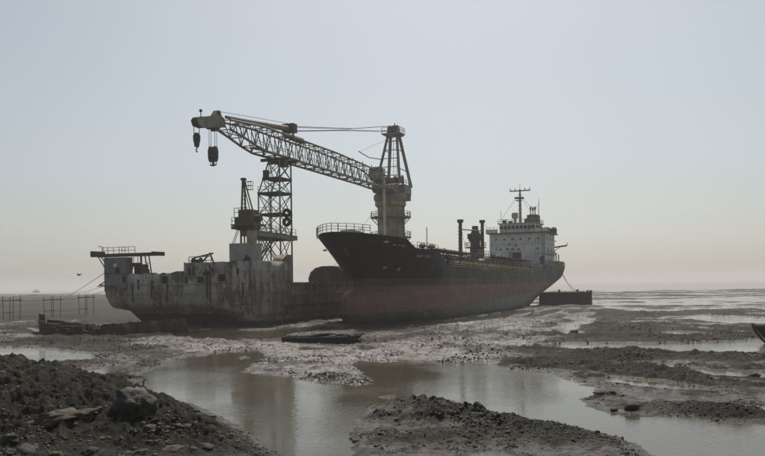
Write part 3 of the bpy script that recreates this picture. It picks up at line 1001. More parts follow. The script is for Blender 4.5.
for y in (-0.1, 0.55):
    strut('jib_chord', (0, y + 0.1, 7.9), (0, 0.25 + (y - 0.2) * 0.4, 12.5), 0.17, M_YEL2, dc)
for k in range(6):
    strut('jib_brace', (0, -0.05, 8.2 + 0.6 * k), (0, 0.55, 8.5 + 0.6 * k), 0.06, M_YEL2, dc)
strut('back_stay', (0.2, 0.15, 12.3), (0.2, -1.4, 7.0), 0.16, M_YEL2, dc, 'bar')
strut('back_stay', (0.2, 0.15, 11.0), (0.2, -0.9, 7.0), 0.08, M_YEL2, dc)
MB().box((0, 0.25, 12.6), (0.7, 0.6, 0.35)).build('jib_head', M_STEEL, dc)
cg = MB()
for z in (11.0, 11.6, 12.2):
    cg.box((0, -0.75, z), (0.7, 0.9, 0.05))
for a, b_ in ((-0.3, -1.15), (0.3, -1.15), (-0.3, -0.35), (0.3, -0.35)):
    cg.tube([(a, b_, 11.0), (a, b_, 12.2)], 0.035, 5)
cg.build('crow_nest', M_STEEL, dc)

# ------------------------------------------------------------------ boom rest tower
rt = thing('boom_rest_tower', 'tall open lattice tower with decks and stairs that carries the big boom', 'tower', bw(19.6, 9.0, 5.75), B_A)
S = 2.0
LEGS = {'N': (-S, -S), 'L': (-S, S), 'R': (S, -S), 'F': (S, S)}
LV = [0.0, 3.0, 8.2, 11.7, 15.2, 17.6, 20.4]
for kx, (x, y) in LEGS.items():
    if y < 0:
        strut('leg', (x, y, 0), (x, y, 20.6), 0.15, M_GREYSTEEL if kx == 'N' else M_STEEL, rt)
    else:
        strut('leg', (x, y, 0), (x, y, 15.2), 0.13, M_STEEL, rt)
        strut('leg', (x, y, 15.2), (x, y - 2.0, 20.5), 0.12, M_STEEL, rt)
def wid(z):
    return S if z <= 15.2 else S - 2.0 * (z - 15.2) / 5.3
for i in range(len(LV) - 1):
    z0, z1 = LV[i], LV[i + 1]
    A0, A1 = wid(z0), wid(z1)
    fc = [((-S, -S), (-S, 1)), ((S, -S), (S, 1))]
    for xs in (-S, S):
        strut('cross_brace', (xs, -S, z0), (xs, A1, z1), 0.07, M_STEEL, rt)
        strut('cross_brace', (xs, A0, z0), (xs, -S, z1), 0.07, M_STEEL, rt)
        strut('girt', (xs, -S, z1), (xs, A1, z1), 0.09, M_STEEL, rt)
    for yy0, yy1 in ((-S, -S), (A0, A1)):
        strut('cross_brace', (-S, yy0, z0), (S, yy1, z1), 0.07, M_STEEL, rt)
        strut('cross_brace', (S, yy0, z0), (-S, yy1, z1), 0.07, M_STEEL, rt)
        strut('girt', (-S, yy1, z1), (S, yy1, z1), 0.09, M_STEEL, rt)
for z, y1 in ((11.7, 2.1), (15.2, 2.1), (17.6, 1.15)):
    block('deck_plate', (0, (y1 - 2.1) / 2, z + 0.12), (4.4, y1 + 2.1, 0.24), M_STEEL, rt)
for z in (11.9, 15.4):
    rail(rt, [(-2.1, 2.0, z), (-2.1, -2.0, z)], 1.0, M_STEEL, 1.3, 0.035)
# main gallery towards the deck crane
MB().box2(-2.8, 2.8, -2.5, 2.8, 8.0, 8.3).build('gallery', M_GREYSTEEL, rt)
MB().box2(-12.6, -2.82, -3.6, -1.2, 8.0, 8.3).build('gallery', M_GREYSTEEL, rt)
for x in (-12.4, -10.0, -7.5, -5.0):
    block('gallery_beam', (x, -2.4, 7.75), (0.25, 2.3, 0.48), M_GREYSTEEL, rt)
for x in (-2.4, 0.0, 2.4):
    block('gallery_beam', (x, 0.15, 7.75), (0.25, 5.0, 0.48), M_GREYSTEEL, rt)
block('gallery_girder', (-7.7, -3.68, 7.95), (9.8, 0.14, 0.8), M_GREYSTEEL, rt)
block('gallery_girder', (-7.7, -1.12, 7.95), (9.8, 0.14, 0.8), M_GREYSTEEL, rt)
block('gallery_girder', (-12.7, -2.4, 7.95), (0.14, 2.4, 0.8), M_GREYSTEEL, rt)
block('gallery_girder', (-2.9, 0.9, 7.95), (0.14, 3.7, 0.8), M_GREYSTEEL, rt)
block('gallery_girder', (0.0, -2.58, 7.95), (5.6, 0.14, 0.8), M_GREYSTEEL, rt)
strut('gallery_post', (-12.3, -1.4, 3.3), (-12.3, -1.4, 7.6), 0.13, M_STEEL, rt)
strut('knee_brace', (-2.0, -2.2, 3.4), (-8.0, -2.2, 7.6), 0.1, M_STEEL, rt)
strut('knee_brace', (-2.0, 2.0, 4.4), (-2.4, 0.2, 7.6), 0.08, M_STEEL, rt)
rail(rt, [(-12.6, -1.2, 8.3), (-12.6, -3.5, 8.3), (-2.9, -3.5, 8.3)], 1.1, M_STEEL, 1.6, 0.04)
rail(rt, [(-2.8, 2.7, 8.3), (-2.8, -2.4, 8.3), (2.7, -2.4, 8.3)], 1.1, M_STEEL, 1.6, 0.04)
# stairs
st = MB()
for s in (-0.45, 0.45):
    st.box((-3.4 + s, 0.1, 5.6), (0.08, 0.25, 5.8), rx=R(38))
st_o = st.build('stair_stringer', M_GREYSTEEL, rt)
for k in range(13):
    f = (k + 0.5) / 13
    block('tread', (-3.4, 1.85 - 3.5 * f, 7.8 - 4.5 * f), (0.9, 0.28, 0.05), M_GREYSTEEL, st_o)
strut('handrail', (-3.85, 1.9, 8.8), (-3.85, -1.7, 4.3), 0.04, M_STEEL, st_o)
strut('handrail', (-2.95, 1.9, 8.8), (-2.95, -1.7, 4.3), 0.04, M_STEEL, st_o)
ladder(rt, (-2.2, -0.3, 8.3), (-2.2, -0.3, 20.4), 0.5, M_STEEL, 0.6)
# cradle under the boom
block('cradle_beam', (-1.6, -1.0, 20.75), (0.5, 5.2, 0.45), M_STEEL, rt)
block('cradle_beam', (1.6, -1.0, 20.75), (0.5, 5.2, 0.45), M_STEEL, rt)
block('cradle_box', (0, -1.6, 20.2), (1.6, 1.2, 1.0), M_STEEL, rt)
block('junction_box', (-2.2, 0.4, 18.4), (0.5, 0.9, 1.2), M_STEEL, rt)
for k, z in enumerate((10.6, 9.15)):
    ty = thing('fender_tyre', ('upper' if k == 0 else 'lower') + ' of two black fender tyres hung on the lattice tower', 'tyre', at(286.8, 213.0 if k == 0 else 222.0, 131.6), R(-12), 'fender tyres on the lattice tower')
    MB().torus((0, 0, 0), 0.52, 0.26, 'y', 24, 10).build('tyre', M_RUBBER, ty, 60)
    MB().tube([(0, 0, 0.5), (0, 0.6, 1.3)], 0.04, 5).build('hanging_rope', M_WIRE, ty)

# ribbed round shelter and lattice mast on the barge deck
sh = thing('ribbed_shelter', 'low barrel-roofed ribbed shelter on the barge deck beside the tanker bow', 'shelter', bw(36.0, 5.2, 5.75), B_A)
prof = [(-3.6, 0.0), (-3.6, 1.3), (-3.2, 2.3), (-2.3, 3.0), (-1.0, 3.3), (1.0, 3.3), (2.3, 3.0), (3.2, 2.3), (3.6, 1.3), (3.6, 0.0)]
MB().prism([(a * 0.97, b_ * 0.97) for a, b_ in prof], -4.5, 9.5, 'yz').build('cover', mat('mildewed_cover', (0.06, 0.058, 0.05), (0.12, 0.115, 0.10), 1.2, 0.85), sh, 30)
for k in range(13):
    MB().tube([(-4.5 + 14 * k / 12, a, b_) for a, b_ in prof], 0.1, 5).build('rib', M_STEEL, sh)
for (a, b_) in prof[1:-1]:
    strut('purlin', (-4.6, a * 1.01, b_ * 1.01), (9.6, a * 1.01, b_ * 1.01), 0.07, M_STEEL, sh)
lm = thing('lattice_mast', 'thin lattice mast standing on the barge deck just under the tanker bow', 'mast', bw(44.0, 3.6, 5.75), B_A)
for sx in (-0.4, 0.4):
    for sy in (-0.4, 0.4):
        strut('chord', (sx, sy, 0), (sx, sy, 11), 0.05, M_GREYSTEEL, lm)
for k in range(11):
    s = 1 if k % 2 else -1
    strut('lacing', (-0.4, -0.4 * s, k), (-0.4, 0.4 * s, k + 1), 0.035, M_GREYSTEEL, lm)
    strut('lacing', (-0.4 * s, -0.4, k), (0.4 * s, -0.4, k + 1), 0.035, M_GREYSTEEL, lm)
cr = thing('deck_container', 'grubby grey box container on the barge deck behind the lattice mast', 'container', bw(50.0, 2.6, 5.75), B_A)
MB().box2(-3, 3, -1.2, 1.2, 0.1, 2.4).build('body', M_GREYSTEEL, cr)
for k in range(12):
    block('corrugation', (-2.75 + 0.5 * k, -1.23, 1.25), (0.2, 0.06, 2.1), M_GREYSTEEL, cr)

# ------------------------------------------------------------------ the big revolving crane
RC = bw(74.8, 9.0, 5.75)
big = thing('derrick_crane', 'huge brown revolving derrick crane with a long lattice boom, behind the tanker bow', 'crane', RC, B_A + math.pi)
ZB = RC.z
MB().lathe([(4.2, 0), (4.2, 1.0), (3.1, 2.5), (3.05, 17.6), (3.6, 18.2), (3.6, 18.9)], (0, 0, 0), 32).build('pedestal', M_YEL, big, 40)
for z in (10.8, 15.4):
    pfm = MB().lathe([(3.0, z - 0.25), (4.7, z - 0.1), (4.7, z + 0.12), (3.0, z + 0.12)], (0, 0, 0), 24).build('ring_platform', M_CRANE, big)
    ring = [(4.6 * math.cos(2 * math.pi * k / 14), 4.6 * math.sin(2 * math.pi * k / 14), z + 0.12) for k in range(15)]
    rail(big, ring, 1.15, M_CRANE, 4.0, 0.06)
    for k in range(10):
        t = 2 * math.pi * k / 10
        strut('bracket', (4.5 * math.cos(t), 4.5 * math.sin(t), z - 0.1), (3.05 * math.cos(t), 3.05 * math.sin(t), z - 1.7), 0.1, M_CRANE, big)
ladder(big, (3.4, 2.2, 2), (3.4, 2.2, 18), 0.8, M_GREYSTEEL, 0.5)
MB().tube([(5.6, 0.6, 0.0), (5.6, 0.6, 12.0), (5.6, 0.6, 26.0)], 0.32, 8).build('cable_duct', M_WHITE, big)
MB().tube([(0.4, 3.35, 6.0), (0.4, 3.35, 18.0)], 0.2, 8).build('cable_duct', M_GREYSTEEL, big)
# revolving frame
MB().lathe([(3.5, 18.9), (3.9, 19.6), (3.9, 20.4), (3.6, 20.8)], (0, 0, 0), 28).build('slewing_ring', M_CRANE, big, 40)
MB().prism([(-6.0, 20.8), (4.4, 20.8), (5.6, 21.6), (5.0, 22.4), (2.5, 22.9), (-3.0, 22.8), (-6.4, 22.4)], -2.5, 2.5, 'xz').build('revolving_frame', M_CRANE, big)
MB().box2(-7.8, -6.0, -2.2, 2.4, 21.0, 23.4).build('counterweight', M_CRANE, big)
MB().box2(-3.4, 0.4, -3.5, -2.52, 21.2, 23.2).build('machinery_house', M_CRANE, big)
MB().box2(-4.4, 0.4, 2.52, 3.6, 20.9, 22.9).build('machinery_house', M_CRANE, big)
MB().box2(-4.0, -2.0, 2.6, 3.6, 19.4, 20.75).build('engine_box', M_STEEL, big)
MB().box2(3.4, 4.3, -2.4, -0.6, 22.6, 23.6).build('cab_bracket', M_CRANE, big)
cab = MB().prism([(3.4, 23.6), (6.2, 23.6), (6.6, 25.0), (6.2, 26.4), (3.6, 26.4)], -2.7, -0.3, 'xz').build('operator_cab', M_CRANE, big)
MB().prism([(6.3, 24.3), (6.62, 25.0), (6.36, 26.0)], -2.5, -0.5, 'xz').build('window', M_BLACK, cab)
block('window', (4.9, -0.27, 25.4), (1.8, 0.06, 1.2), M_BLACK, cab)
rail(big, [(0.4, -3.4, 23.2), (-3.4, -3.4, 23.2)], 1.1, M_CRANE, 1.6, 0.06)
rail(big, [(0.4, 3.5, 22.9), (-4.4, 3.5, 22.9)], 1.1, M_CRANE, 1.6, 0.06)
for k in range(9):
    x, y, s = rnd.uniform(-5, 3), rnd.uniform(-2.6, 2.6), rnd.uniform(0.8, 1.8)
    MB().box((x, y, 23.1 + s * 0.4), (s, s * 0.9, s * 0.9)).build('winch_housing', M_STEEL, big)
for y in (-1.6, 1.6):
    MB().lathe([(1.1, -0.9), (1.1, -0.8), (0.7, -0.8), (0.7, 0.8), (1.1, 0.8), (1.1, 0.9)], (-1.5, y, 24.2), 16, 'y').build('winch_drum', M_WIRE, big)
# A-frame
AP = 35.3
for y in (-2.9, 2.9):
    strut('frame_leg', (1.6, y, 23.0), (-2.0, y * 0.35, AP), 0.34, M_CRANE, big)
    strut('frame_leg', (-6.4, y, 22.8), (-3.4, y * 0.35, AP), 0.40, M_CRANE, big)
    for k in range(5):
        f = (k + 0.6) / 5.4
        a = Vector((1.6, y, 23.0)).lerp(Vector((-2.0, y * 0.35, AP)), f)
        c = Vector((-6.4, y, 22.8)).lerp(Vector((-3.4, y * 0.35, AP)), f)
        if k in (1, 3):
            strut('frame_tie', a, c, 0.11, M_CRANE, big)
for k in range(6):
    f = k / 6
    a = Vector((1.6, -2.9, 23.0)).lerp(Vector((-2.0, -1.0, AP)), f)
    c = Vector((1.6, 2.9, 23.0)).lerp(Vector((-2.0, 1.0, AP)), f)
    strut('frame_tie', a, c, 0.1, M_CRANE, big)
ladder(big, (-2.6, 0.3, 23.2), (-2.8, 0.3, AP), 0.9, M_CRANE, 0.8)
MB().box2(-4.4, -0.6, -1.9, 1.9, AP - 0.62, AP - 0.36).build('top_platform', M_CRANE, big)
rail(big, [(-0.7, -2.2, AP - 0.15), (-0.7, 2.2, AP - 0.15)], 1.3, M_CRANE, 1.4, 0.06)
rail(big, [(-0.7, 2.2, AP - 0.15), (-4.3, 2.2, AP - 0.15)], 1.3, M_CRANE, 1.4, 0.06)
MB().box2(-4.4, -0.6, -2.3, 2.3, AP - 0.35, AP - 0.15).build('top_platform', M_CRANE, big)
for y in (-0.9, 0, 0.9):
    MB().lathe([(0.9, -0.2), (1.0, -0.2), (1.0, 0.2), (0.9, 0.2)], (-2.6, y, AP + 0.9), 18, 'y').build('sheave', M_STEEL, big)
MB().prism([(-3.9, AP - 0.2), (-1.3, AP - 0.2), (-1.9, AP + 1.5), (-3.1, AP + 1.5)], -1.2, -1.05, 'xz').build('sheave_plate', M_CRANE, big)
MB().prism([(-3.9, AP - 0.2), (-1.3, AP - 0.2), (-1.9, AP + 1.5), (-3.1, AP + 1.5)], 1.05, 1.2, 'xz').build('sheave_plate', M_CRANE, big)
MB().tube([(-2.5, 0.4, AP + 1.4), (-2.5, 0.4, AP + 2.4)], 0.12).build('mast_tip', M_STEEL, big)
MB().tube([(0.0, -2.0, 29.0), (2.0, -4.4, 29.3), (4.0, -6.2, 30.6)], 0.11).build('cable_arm', M_CRANE, big)
strut('arm_stay', (3.9, -6.1, 30.5), (-1.6, -1.2, 33.8), 0.03, M_WIRE, big)
strut('arm_stay', (0.2, -2.2, 29.0), (0.2, -2.2, 28.0), 0.06, M_CRANE, big)
# lattice boom: x = distance from the pedestal, towards the tip
boom = link('boom', None, big)
ST = [(4.5, 21.6, 23.4, 2.4), (9.0, 21.4, 24.2, 1.8), (14, 21.4, 24.7, 1.45)]
for k in range(1, 13):
    x = 14 + k * 3.85
    ST.append((x, 21.4 + 0.1 * min(1, k / 6), 24.8 + 0.55 * min(1, k / 5), 1.4))
ST += [(63.6, 22.0, 25.2, 1.3), (67.0, 22.7, 24.9, 1.2), (70.5, 23.3, 24.7, 1.05)]
for i in range(len(ST) - 1):
    (x0, b0, t0, w0), (x1, b1, t1, w1) = ST[i], ST[i + 1]
    for s in (-1, 1):
        strut('chord', (x0, s * w0, b0), (x1, s * w1, b1), 0.21, M_CRANE, boom)
        strut('chord', (x0, s * w0, t0), (x1, s * w1, t1), 0.18, M_CRANE, boom)
        # side lacing
        xm, bm2, tm, wm2 = (x0 + x1) / 2, (b0 + b1) / 2, (t0 + t1) / 2, (w0 + w1) / 2
        strut('lacing', (x0, s * w0, b0), (xm, s * wm2, tm), 0.085, M_CRANE, boom)
        strut('lacing', (xm, s * wm2, tm), (x1, s * w1, b1), 0.085, M_CRANE, boom)
        strut('lacing', (x1, s * w1, b1), (x1, s * w1, t1), 0.07, M_CRANE, boom)
    f = 1 if i % 2 else -1
    strut('lacing', (x0, -f * w0, b0), (x1, f * w1, b1), 0.08, M_CRANE, boom)
    strut('lacing', (x0, f * w0, t0), (x1, -f * w1, t1), 0.08, M_CRANE, boom)
    strut('lacing', (x1, -w1, b1), (x1, w1, b1), 0.08, M_CRANE, boom)
    strut('lacing', (x1, -w1, t1), (x1, w1, t1), 0.08, M_CRANE, boom)
# walkway on the boom
wk = MB().box2(12, 62, -0.5, 0.5, 22.0, 22.08).build('catwalk', M_CRANE, boom)
strut('catwalk_rail', (12, 0.5, 23.1), (62, 0.5, 23.1), 0.05, M_CRANE, boom)
strut('catwalk_rail', (12, -0.5, 23.1), (62, -0.5, 23.1), 0.05, M_CRANE, boom)
for x in range(10, 64, 5):
    strut('chord_fitting', (x, 1.4, 24.9), (x, 1.4, 25.5), 0.09, M_CRANE, boom)
# head of the boom: plated gooseneck with sheaves
for s in (-0.55, 0.45):
    MB().prism([(71.0, 23.5), (71.2, 24.7), (72.0, 25.0), (73.0, 25.0), (74.4, 24.5), (77.6, 23.9), (78.3, 23.3), (77.9, 22.6), (76.6, 22.5), (74.0, 23.0)], s, s + 0.12, 'xz').build('head_plate', M_CRANE, big)
MB().prism([(71.6, 23.6), (71.6, 24.7), (72.6, 25.1), (74.6, 24.6), (77.0, 23.6), (77.0, 22.9), (74.0, 23.3)], -0.3, 0.3, 'xz').build('head_box', M_CRANE, big)
for x, z, r in ((77.7, 23.2, 0.62), (73.2, 23.3, 0.7), (72.4, 25.4, 0.4), (74.4, 23.3, 0.6)):
    MB().lathe([(r * 0.9, -0.4), (r, -0.4), (r, 0.4), (r * 0.9, 0.4)], (x, 0, z), 20, 'y').build('sheave', M_STEEL, big, 40)
MB().prism([(71.4, 24.9), (73.6, 24.9), (72.9, 25.7), (72.0, 25.7)], -0.3, 0.3, 'xz').build('sheave_plate', M_CRANE, big)
strut('head_post', (77.2, 0.4, 23.6), (77.2, 0.4, 24.7), 0.07, M_STEEL, big)
MB().box((77.2, 0.4, 24.8), (0.3, 0.3, 0.35)).build('head_lamp', M_STEEL, big)
# heavy strut that lies over the boom and takes the pendants
MB().tube([(70.0, 0, 25.3), (64, 0, 25.8), (56, 0, 26.5), (50.0, 0, 27.1)], [0.25, 0.32, 0.45, 0.5], 10).build('boom_strut', M_CRANE, big, 40)
MB().box((49.6, 0, 27.2), (1.5, 2.2, 1.5)).build('bridle_block', M_STEEL, big)
strut('bridle_post', (49.8, -0.8, 24.9), (49.8, -0.8, 26.6), 0.2, M_CRANE, big)
strut('bridle_post', (49.8, 0.8, 24.9), (49.8, 0.8, 26.6), 0.2, M_CRANE, big)
MB().tube([(52.5, 0.6, 25.5), (45.8, 0.4, 25.6)], [0.4, 0.55], 10).build('boom_winch', M_STEEL, big, 40)
for k, y in enumerate((-1.0, -0.4, 0.4, 1.0)):
    MB().tube([(48.9, y, 26.9 + 0.7 * (k % 2)), (24, y, 31.4 + 0.25 * (k % 2)), (-2.2, y, AP + (1.7 if k % 2 else 0.4))], 0.055, 5).build('pendant', M_WIRE, big)
MB().tube([(72.4, 0, 25.7), (60, 0, 27.0), (49.8, 0, 28.0)], 0.04, 5).build('pendant', M_WIRE, big)
# guy wires of the crane
for p in ((20.0, -8.8), (-4.5, -9.0 + 0.4)):
    strut('guy_wire', (3.5 if p[0] > 0 else -3.5, -3.4, 16.0), (p[0], p[1] + 0.5, 0.4), 0.03, M_WIRE, big)

def crane_w(x, y, z):
    a = B_A + math.pi
    return RC + Vector((math.cos(a) * x - math.sin(a) * y, math.sin(a) * x + math.cos(a) * y, z))
# hook blocks hang from the head
hk = thing('hook_block', 'small dark auxiliary hook block hanging from the very tip of the boom', 'hook', crane_w(77.7, 0, 18.9), B_A, 'hook blocks on the boom')
MB().prism([(-0.12, 0.7), (-0.42, 1.6), (-0.45, 2.3), (-0.2, 2.7), (0.2, 2.7), (0.45, 2.3), (0.42, 1.6), (0.12, 0.7)], -0.25, 0.25, 'yz').build('block', M_STEEL, hk)
MB().prism([(-0.12, 0.75), (-0.38, 1.6), (-0.4, 2.3), (0.4, 2.3), (0.38, 1.6), (0.12, 0.75)], -0.3, 0.3, 'xz').build('block', M_STEEL, hk)
MB().tube([(0, 0, 1.0), (0, 0, 0.5), (0, 0.14, 0.3), (0, 0.12, 0.1), (0, -0.1, 0.05)], 0.1, 7).build('hook', M_STEEL, hk)
for y in (-0.5, 0.5):
    strut('cable', (0, y * 0.8, 2.2), (0, y, 4.2), 0.06, M_WIRE, hk)
hk = thing('hook_block', 'large dark double hook block hanging by many cables from the boom head', 'hook', crane_w(73.6, 0, 17.5), B_A, 'hook blocks on the boom')
for y in (-0.47, 0.47):
    MB().prism([(y - 0.2, 0.3), (y - 0.42, 1.0), (y - 0.45, 2.3), (y - 0.2, 3.1), (y + 0.2, 3.1), (y + 0.45, 2.3), (y + 0.42, 1.0), (y + 0.2, 0.3)], -0.35, 0.35, 'yz').build('block', M_STEEL, hk)
MB().tube([(0, -0.6, 0.1), (0, -0.65, -0.2), (0, 0, -0.4), (0, 0.65, -0.2), (0, 0.6, 0.1)], 0.14, 7).build('hook', M_STEEL, hk)
MB().tube([(0, 0, 0.8), (0, 0, -0.4)], 0.22, 8).build('shank', M_STEEL, hk)
for y in (-1.0, -0.5, 0.5, 1.0):
    strut('cable', (0, y * 0.8, 2.8), (0, y * 0.8, 7.0), 0.05, M_WIRE, hk)
hk.scale = (0.8, 0.8, 0.8)
hk.location.z += 0.35

# ------------------------------------------------------------------ tanker
T_O = Vector((-4.9, 113.5, 0))
T_A = math.atan2(0.922, 0.387)
TRIM = 0.0075
tk = thing('tanker_ship', 'rusty black and red coastal tanker with white bridge house, beached bow towards the viewer', 'ship', T_O, T_A, ry=TRIM)
T_M = Matrix.Translation(T_O) @ Euler((0, TRIM, T_A)).to_matrix().to_4x4()
def tw_(x, y, z):
    return T_M @ Vector((x, y, z))

def hull_paint():
    m = bpy.data.materials.new('tanker_hull_paint')
    m.use_nodes = True
    N, L = m.node_tree.nodes, m.node_tree.links
    b = N['Principled BSDF']
    b.inputs['Specular IOR Level'].default_value = 0.35
    tc = N.new('ShaderNodeTexCoord')
    sp = N.new('ShaderNodeSeparateXYZ')
    L.new(tc.outputs['Object'], sp.inputs[0])
    def noise(s, st=(1, 1, 1), d=6, r=0.65):
        mp = N.new('ShaderNodeMapping')
        mp.inputs['Scale'].default_value = st
        L.new(tc.outputs['Object'], mp.inputs[0])
        n = N.new('ShaderNodeTexNoise')
        n.inputs['Scale'].default_value = s
        n.inputs['Detail'].default_value = d
        n.inputs['Roughness'].default_value = r
        L.new(mp.outputs[0], n.inputs['Vector'])
        return n.outputs['Fac']
    def mt(op, a, c, clamp=False):
        n = N.new('ShaderNodeMath')
        n.operation = op
        n.use_clamp = clamp
        for s, q in ((0, a), (1, c)):
            if isinstance(q, (int, float)):
                n.inputs[s].default_value = q
            else:
                L.new(q, n.inputs[s])
        return n.outputs[0]
    def mr(x, a, c, lo=0.0, hi=1.0):
        n = N.new('ShaderNodeMapRange')
        n.inputs[1].default_value, n.inputs[2].default_value = a, c
        n.inputs[3].default_value, n.inputs[4].default_value = lo, hi
        L.new(x, n.inputs[0])
        return n.outputs[0]
    def mix(f, a, c):
        n = N.new('ShaderNodeMix')
        n.data_type = 'RGBA'
        L.new(f, n.inputs[0])
        for s, q in ((6, a), (7, c)):
            if isinstance(q, tuple):
                n.inputs[s].default_value = (*q, 1)
            else:
                L.new(q, n.inputs[s])
        return n.outputs[2]
    X, Z = sp.outputs['X'], sp.outputs['Z']
    n1 = noise(0.45)
    n2 = noise(1.6, (1, 1, 0.15), 8, 0.7)
    n3 = noise(0.18, (1, 1, 2.5))
    wob = mt('MULTIPLY', mt('SUBTRACT', n1, 0.5), 0.9)
    zz = mt('ADD', Z, wob)
    # heights of the colour bands along the ship
    z_black = mt('ADD', 6.55, mt('MULTIPLY', X, 0.006))
    z_red = mt('ADD', 5.35, mt('MULTIPLY', X, 0.011))
    z_grey = mt('ADD', 1.35, mt('MULTIPLY', X, 0.032))
    black = mix(mr(n1, 0.35, 0.65), (0.007, 0.009, 0.014), (0.017, 0.019, 0.024))
    black = mix(mr(X, 26, 60, 0, 0.85), black, mix(mr(n2, 0.4, 0.62), (0.035, 0.034, 0.032), (0.075, 0.068, 0.060)))
    black = mix(mr(X, 114, 124, 0, 0.9), black, (0.014, 0.015, 0.017))
    band = mix(mr(n2, 0.35, 0.65), (0.055, 0.046, 0.040), (0.105, 0.080, 0.066))
    red = mix(mr(n2, 0.36, 0.66), (0.27, 0.120, 0.104), (0.175, 0.092, 0.078))
    red = mix(mr(n3, 0.50, 0.68, 0, 0.7), red, (0.095, 0.058, 0.048))
    grey = mix(mr(n2, 0.35, 0.65), (0.15, 0.145, 0.125), (0.26, 0.25, 0.22))
    grey = mix(mr(X, 12, 60, 1, 0), grey, mix(mr(n1, 0.4, 0.65), (0.050, 0.045, 0.036), (0.105, 0.095, 0.075)))
    def step(zv, h, w):
        return mt('MULTIPLY', mt('ADD', mt('SUBTRACT', zv, h), w / 2), 1.0 / w, True)
    c = mix(step(zz, z_grey, 0.25), grey, red)
    c = mix(step(zz, z_red, 0.22), c, band)
    c = mix(step(mt('ADD', Z, mt('MULTIPLY', wob, 0.3)), z_black, 0.12), c, black)
    rs = mr(n2, 0.60, 0.70)
    c = mix(mt('MULTIPLY', rs, 0.55), c, (0.060, 0.040, 0.028))
    se = seams(N, L, tc, 7.0, 2.05)
    c = mix(mt('MULTIPLY', se, 0.35), c, (0.03, 0.024, 0.02))
    run = mr(noise(3.2, (1, 1, 0.06), 6, 0.6), 0.57, 0.66)
    c = mix(mt('MULTIPLY', run, 0.5), c, (0.075, 0.052, 0.036))
    L.new(c, b.inputs['Base Color'])
    L.new(mr(n1, 0.3, 0.7, 0.5, 0.8), b.inputs['Roughness'])
    bp = N.new('ShaderNodeBump')
    bp.inputs['Strength'].default_value = 0.5
    bp.inputs['Distance'].default_value = 0.07
    L.new(mt('SUBTRACT', mt('ADD', noise(0.9, d=2), mt('MULTIPLY', noise(6.0), 0.15)), mt('MULTIPLY', se, 0.4)), bp.inputs['Height'])
    L.new(bp.outputs[0], b.inputs['Normal'])
    return m
M_TANK = hull_paint()

HB = 8.0
def x_stem(z):
    if z < 4.7:
        q = max(-0.98, min(0.98, (z - 2.2) / 2.65))
        return 0.5 + 2.3 * (1 - math.sqrt(1 - q ** 4))
    return float(np.interp(z, [4.7, 5.3, 6.5, 8.0, 9.5, 11.0, 12.9], [2.4, 3.0, 2.8, 1.7, -0.1, -2.3, -5.2]))
def x_end(z):
    return float(np.interp(z, [-1.5, 0, 2, 4, 6, 8, 9.5, 11.2], [104, 108, 113, 120, 128, 134.5, 137, 138]))
def z_top(x):
    return float(np.interp(x, [-6, -2, 3, 6.0, 7.6, 9, 16.5, 18.5, 20.5, 22.5, 96, 99, 101.5, 138], [12.95, 12.8, 12.5, 12.3, 11.3, 11.05, 10.9, 10.3, 9.1, 8.45, 8.45, 9.3, 11.0, 11.4]))
def half(x, z):
    xs, xe = x_stem(z), x_end(z)
    le = float(np.interp(z, [0, 5, 9, 12.9], [20, 20, 18, 17]))
    pw = float(np.interp(z, [0, 5, 8, 12.9], [0.78, 0.85, 0.8, 0.62]))
    s = max(0.0, min(1.0, (x - xs) / le))
    b = HB * math.sin(math.pi / 2 * s) ** pw
    if z < 5.2:                   # bulb
        q = max(0.0, 1 - ((z - 2.2) / 2.7) ** 2)
        b2 = 2.3 * q ** 0.35 * math.sqrt(max(0.0, min(1.0, (x - xs) / 4.0)))
        b = (b ** 3 + b2 ** 3) ** (1 / 3) if b < HB * 0.97 else b
    lr = float(np.interp(z, [0, 4, 8, 11], [44, 30, 16, 12]))
    e = max(0.0, min(1.0, (xe - x) / lr))
    tr = float(np.interp(z, [0, 4, 8, 11], [0.02, 0.15, 0.62, 0.72]))
    b *= tr + (1 - tr) * math.sin(math.pi / 2 * e) ** 0.75
    if z < 1.6:
        q = (1.6 - z) / 2.4
        b -= 1.6 * (1 - math.sqrt(max(0, 1 - q * q)))
    return max(b, 0.0)

US = np.concatenate([np.linspace(0, 0.05, 10)[:-1], np.linspace(0.05, 0.22, 26)[:-1], np.linspace(0.22, 0.65, 26)[:-1], np.linspace(0.65, 0.80, 14)[:-1], np.linspace(0.80, 1, 26)])
ZL = [-1.4, -0.6, 0.0, 0.5, 1.0, 1.6, 2.2, 2.8, 3.4, 4.0, 4.5, 5.0, 5.6, 6.2, 6.6, 7.2, 7.8, 8.4]
KL = [0.25, 0.5, 0.75, 1.0]
def hull_row(zf):
    row = []
    for u in US:
        xn = -5 + 143 * u
        z = zf if zf <= 8.4 else 8.4 + (z_top(xn) - 8.4) * (zf - 8.4)
        xs, xe = x_stem(z), x_end(z)
        x = xs + (xe - xs) * u
        if zf > 8.4:              # keep steps of the top edge upright
            z = 8.4 + (z_top(x) - 8.4) * (zf - 8.4)
            x = max(x, x_stem(z))
        row.append((x, half(x, z), z))
    return row
rows = [hull_row(z) for z in ZL] + [hull_row(8.4 + k) for k in KL]
hb_ = MB()
n = len(US)
for s in (-1, 1):
    hb_.grid([(x, s * b, z) for r in rows for (x, b, z) in r], len(rows), n)
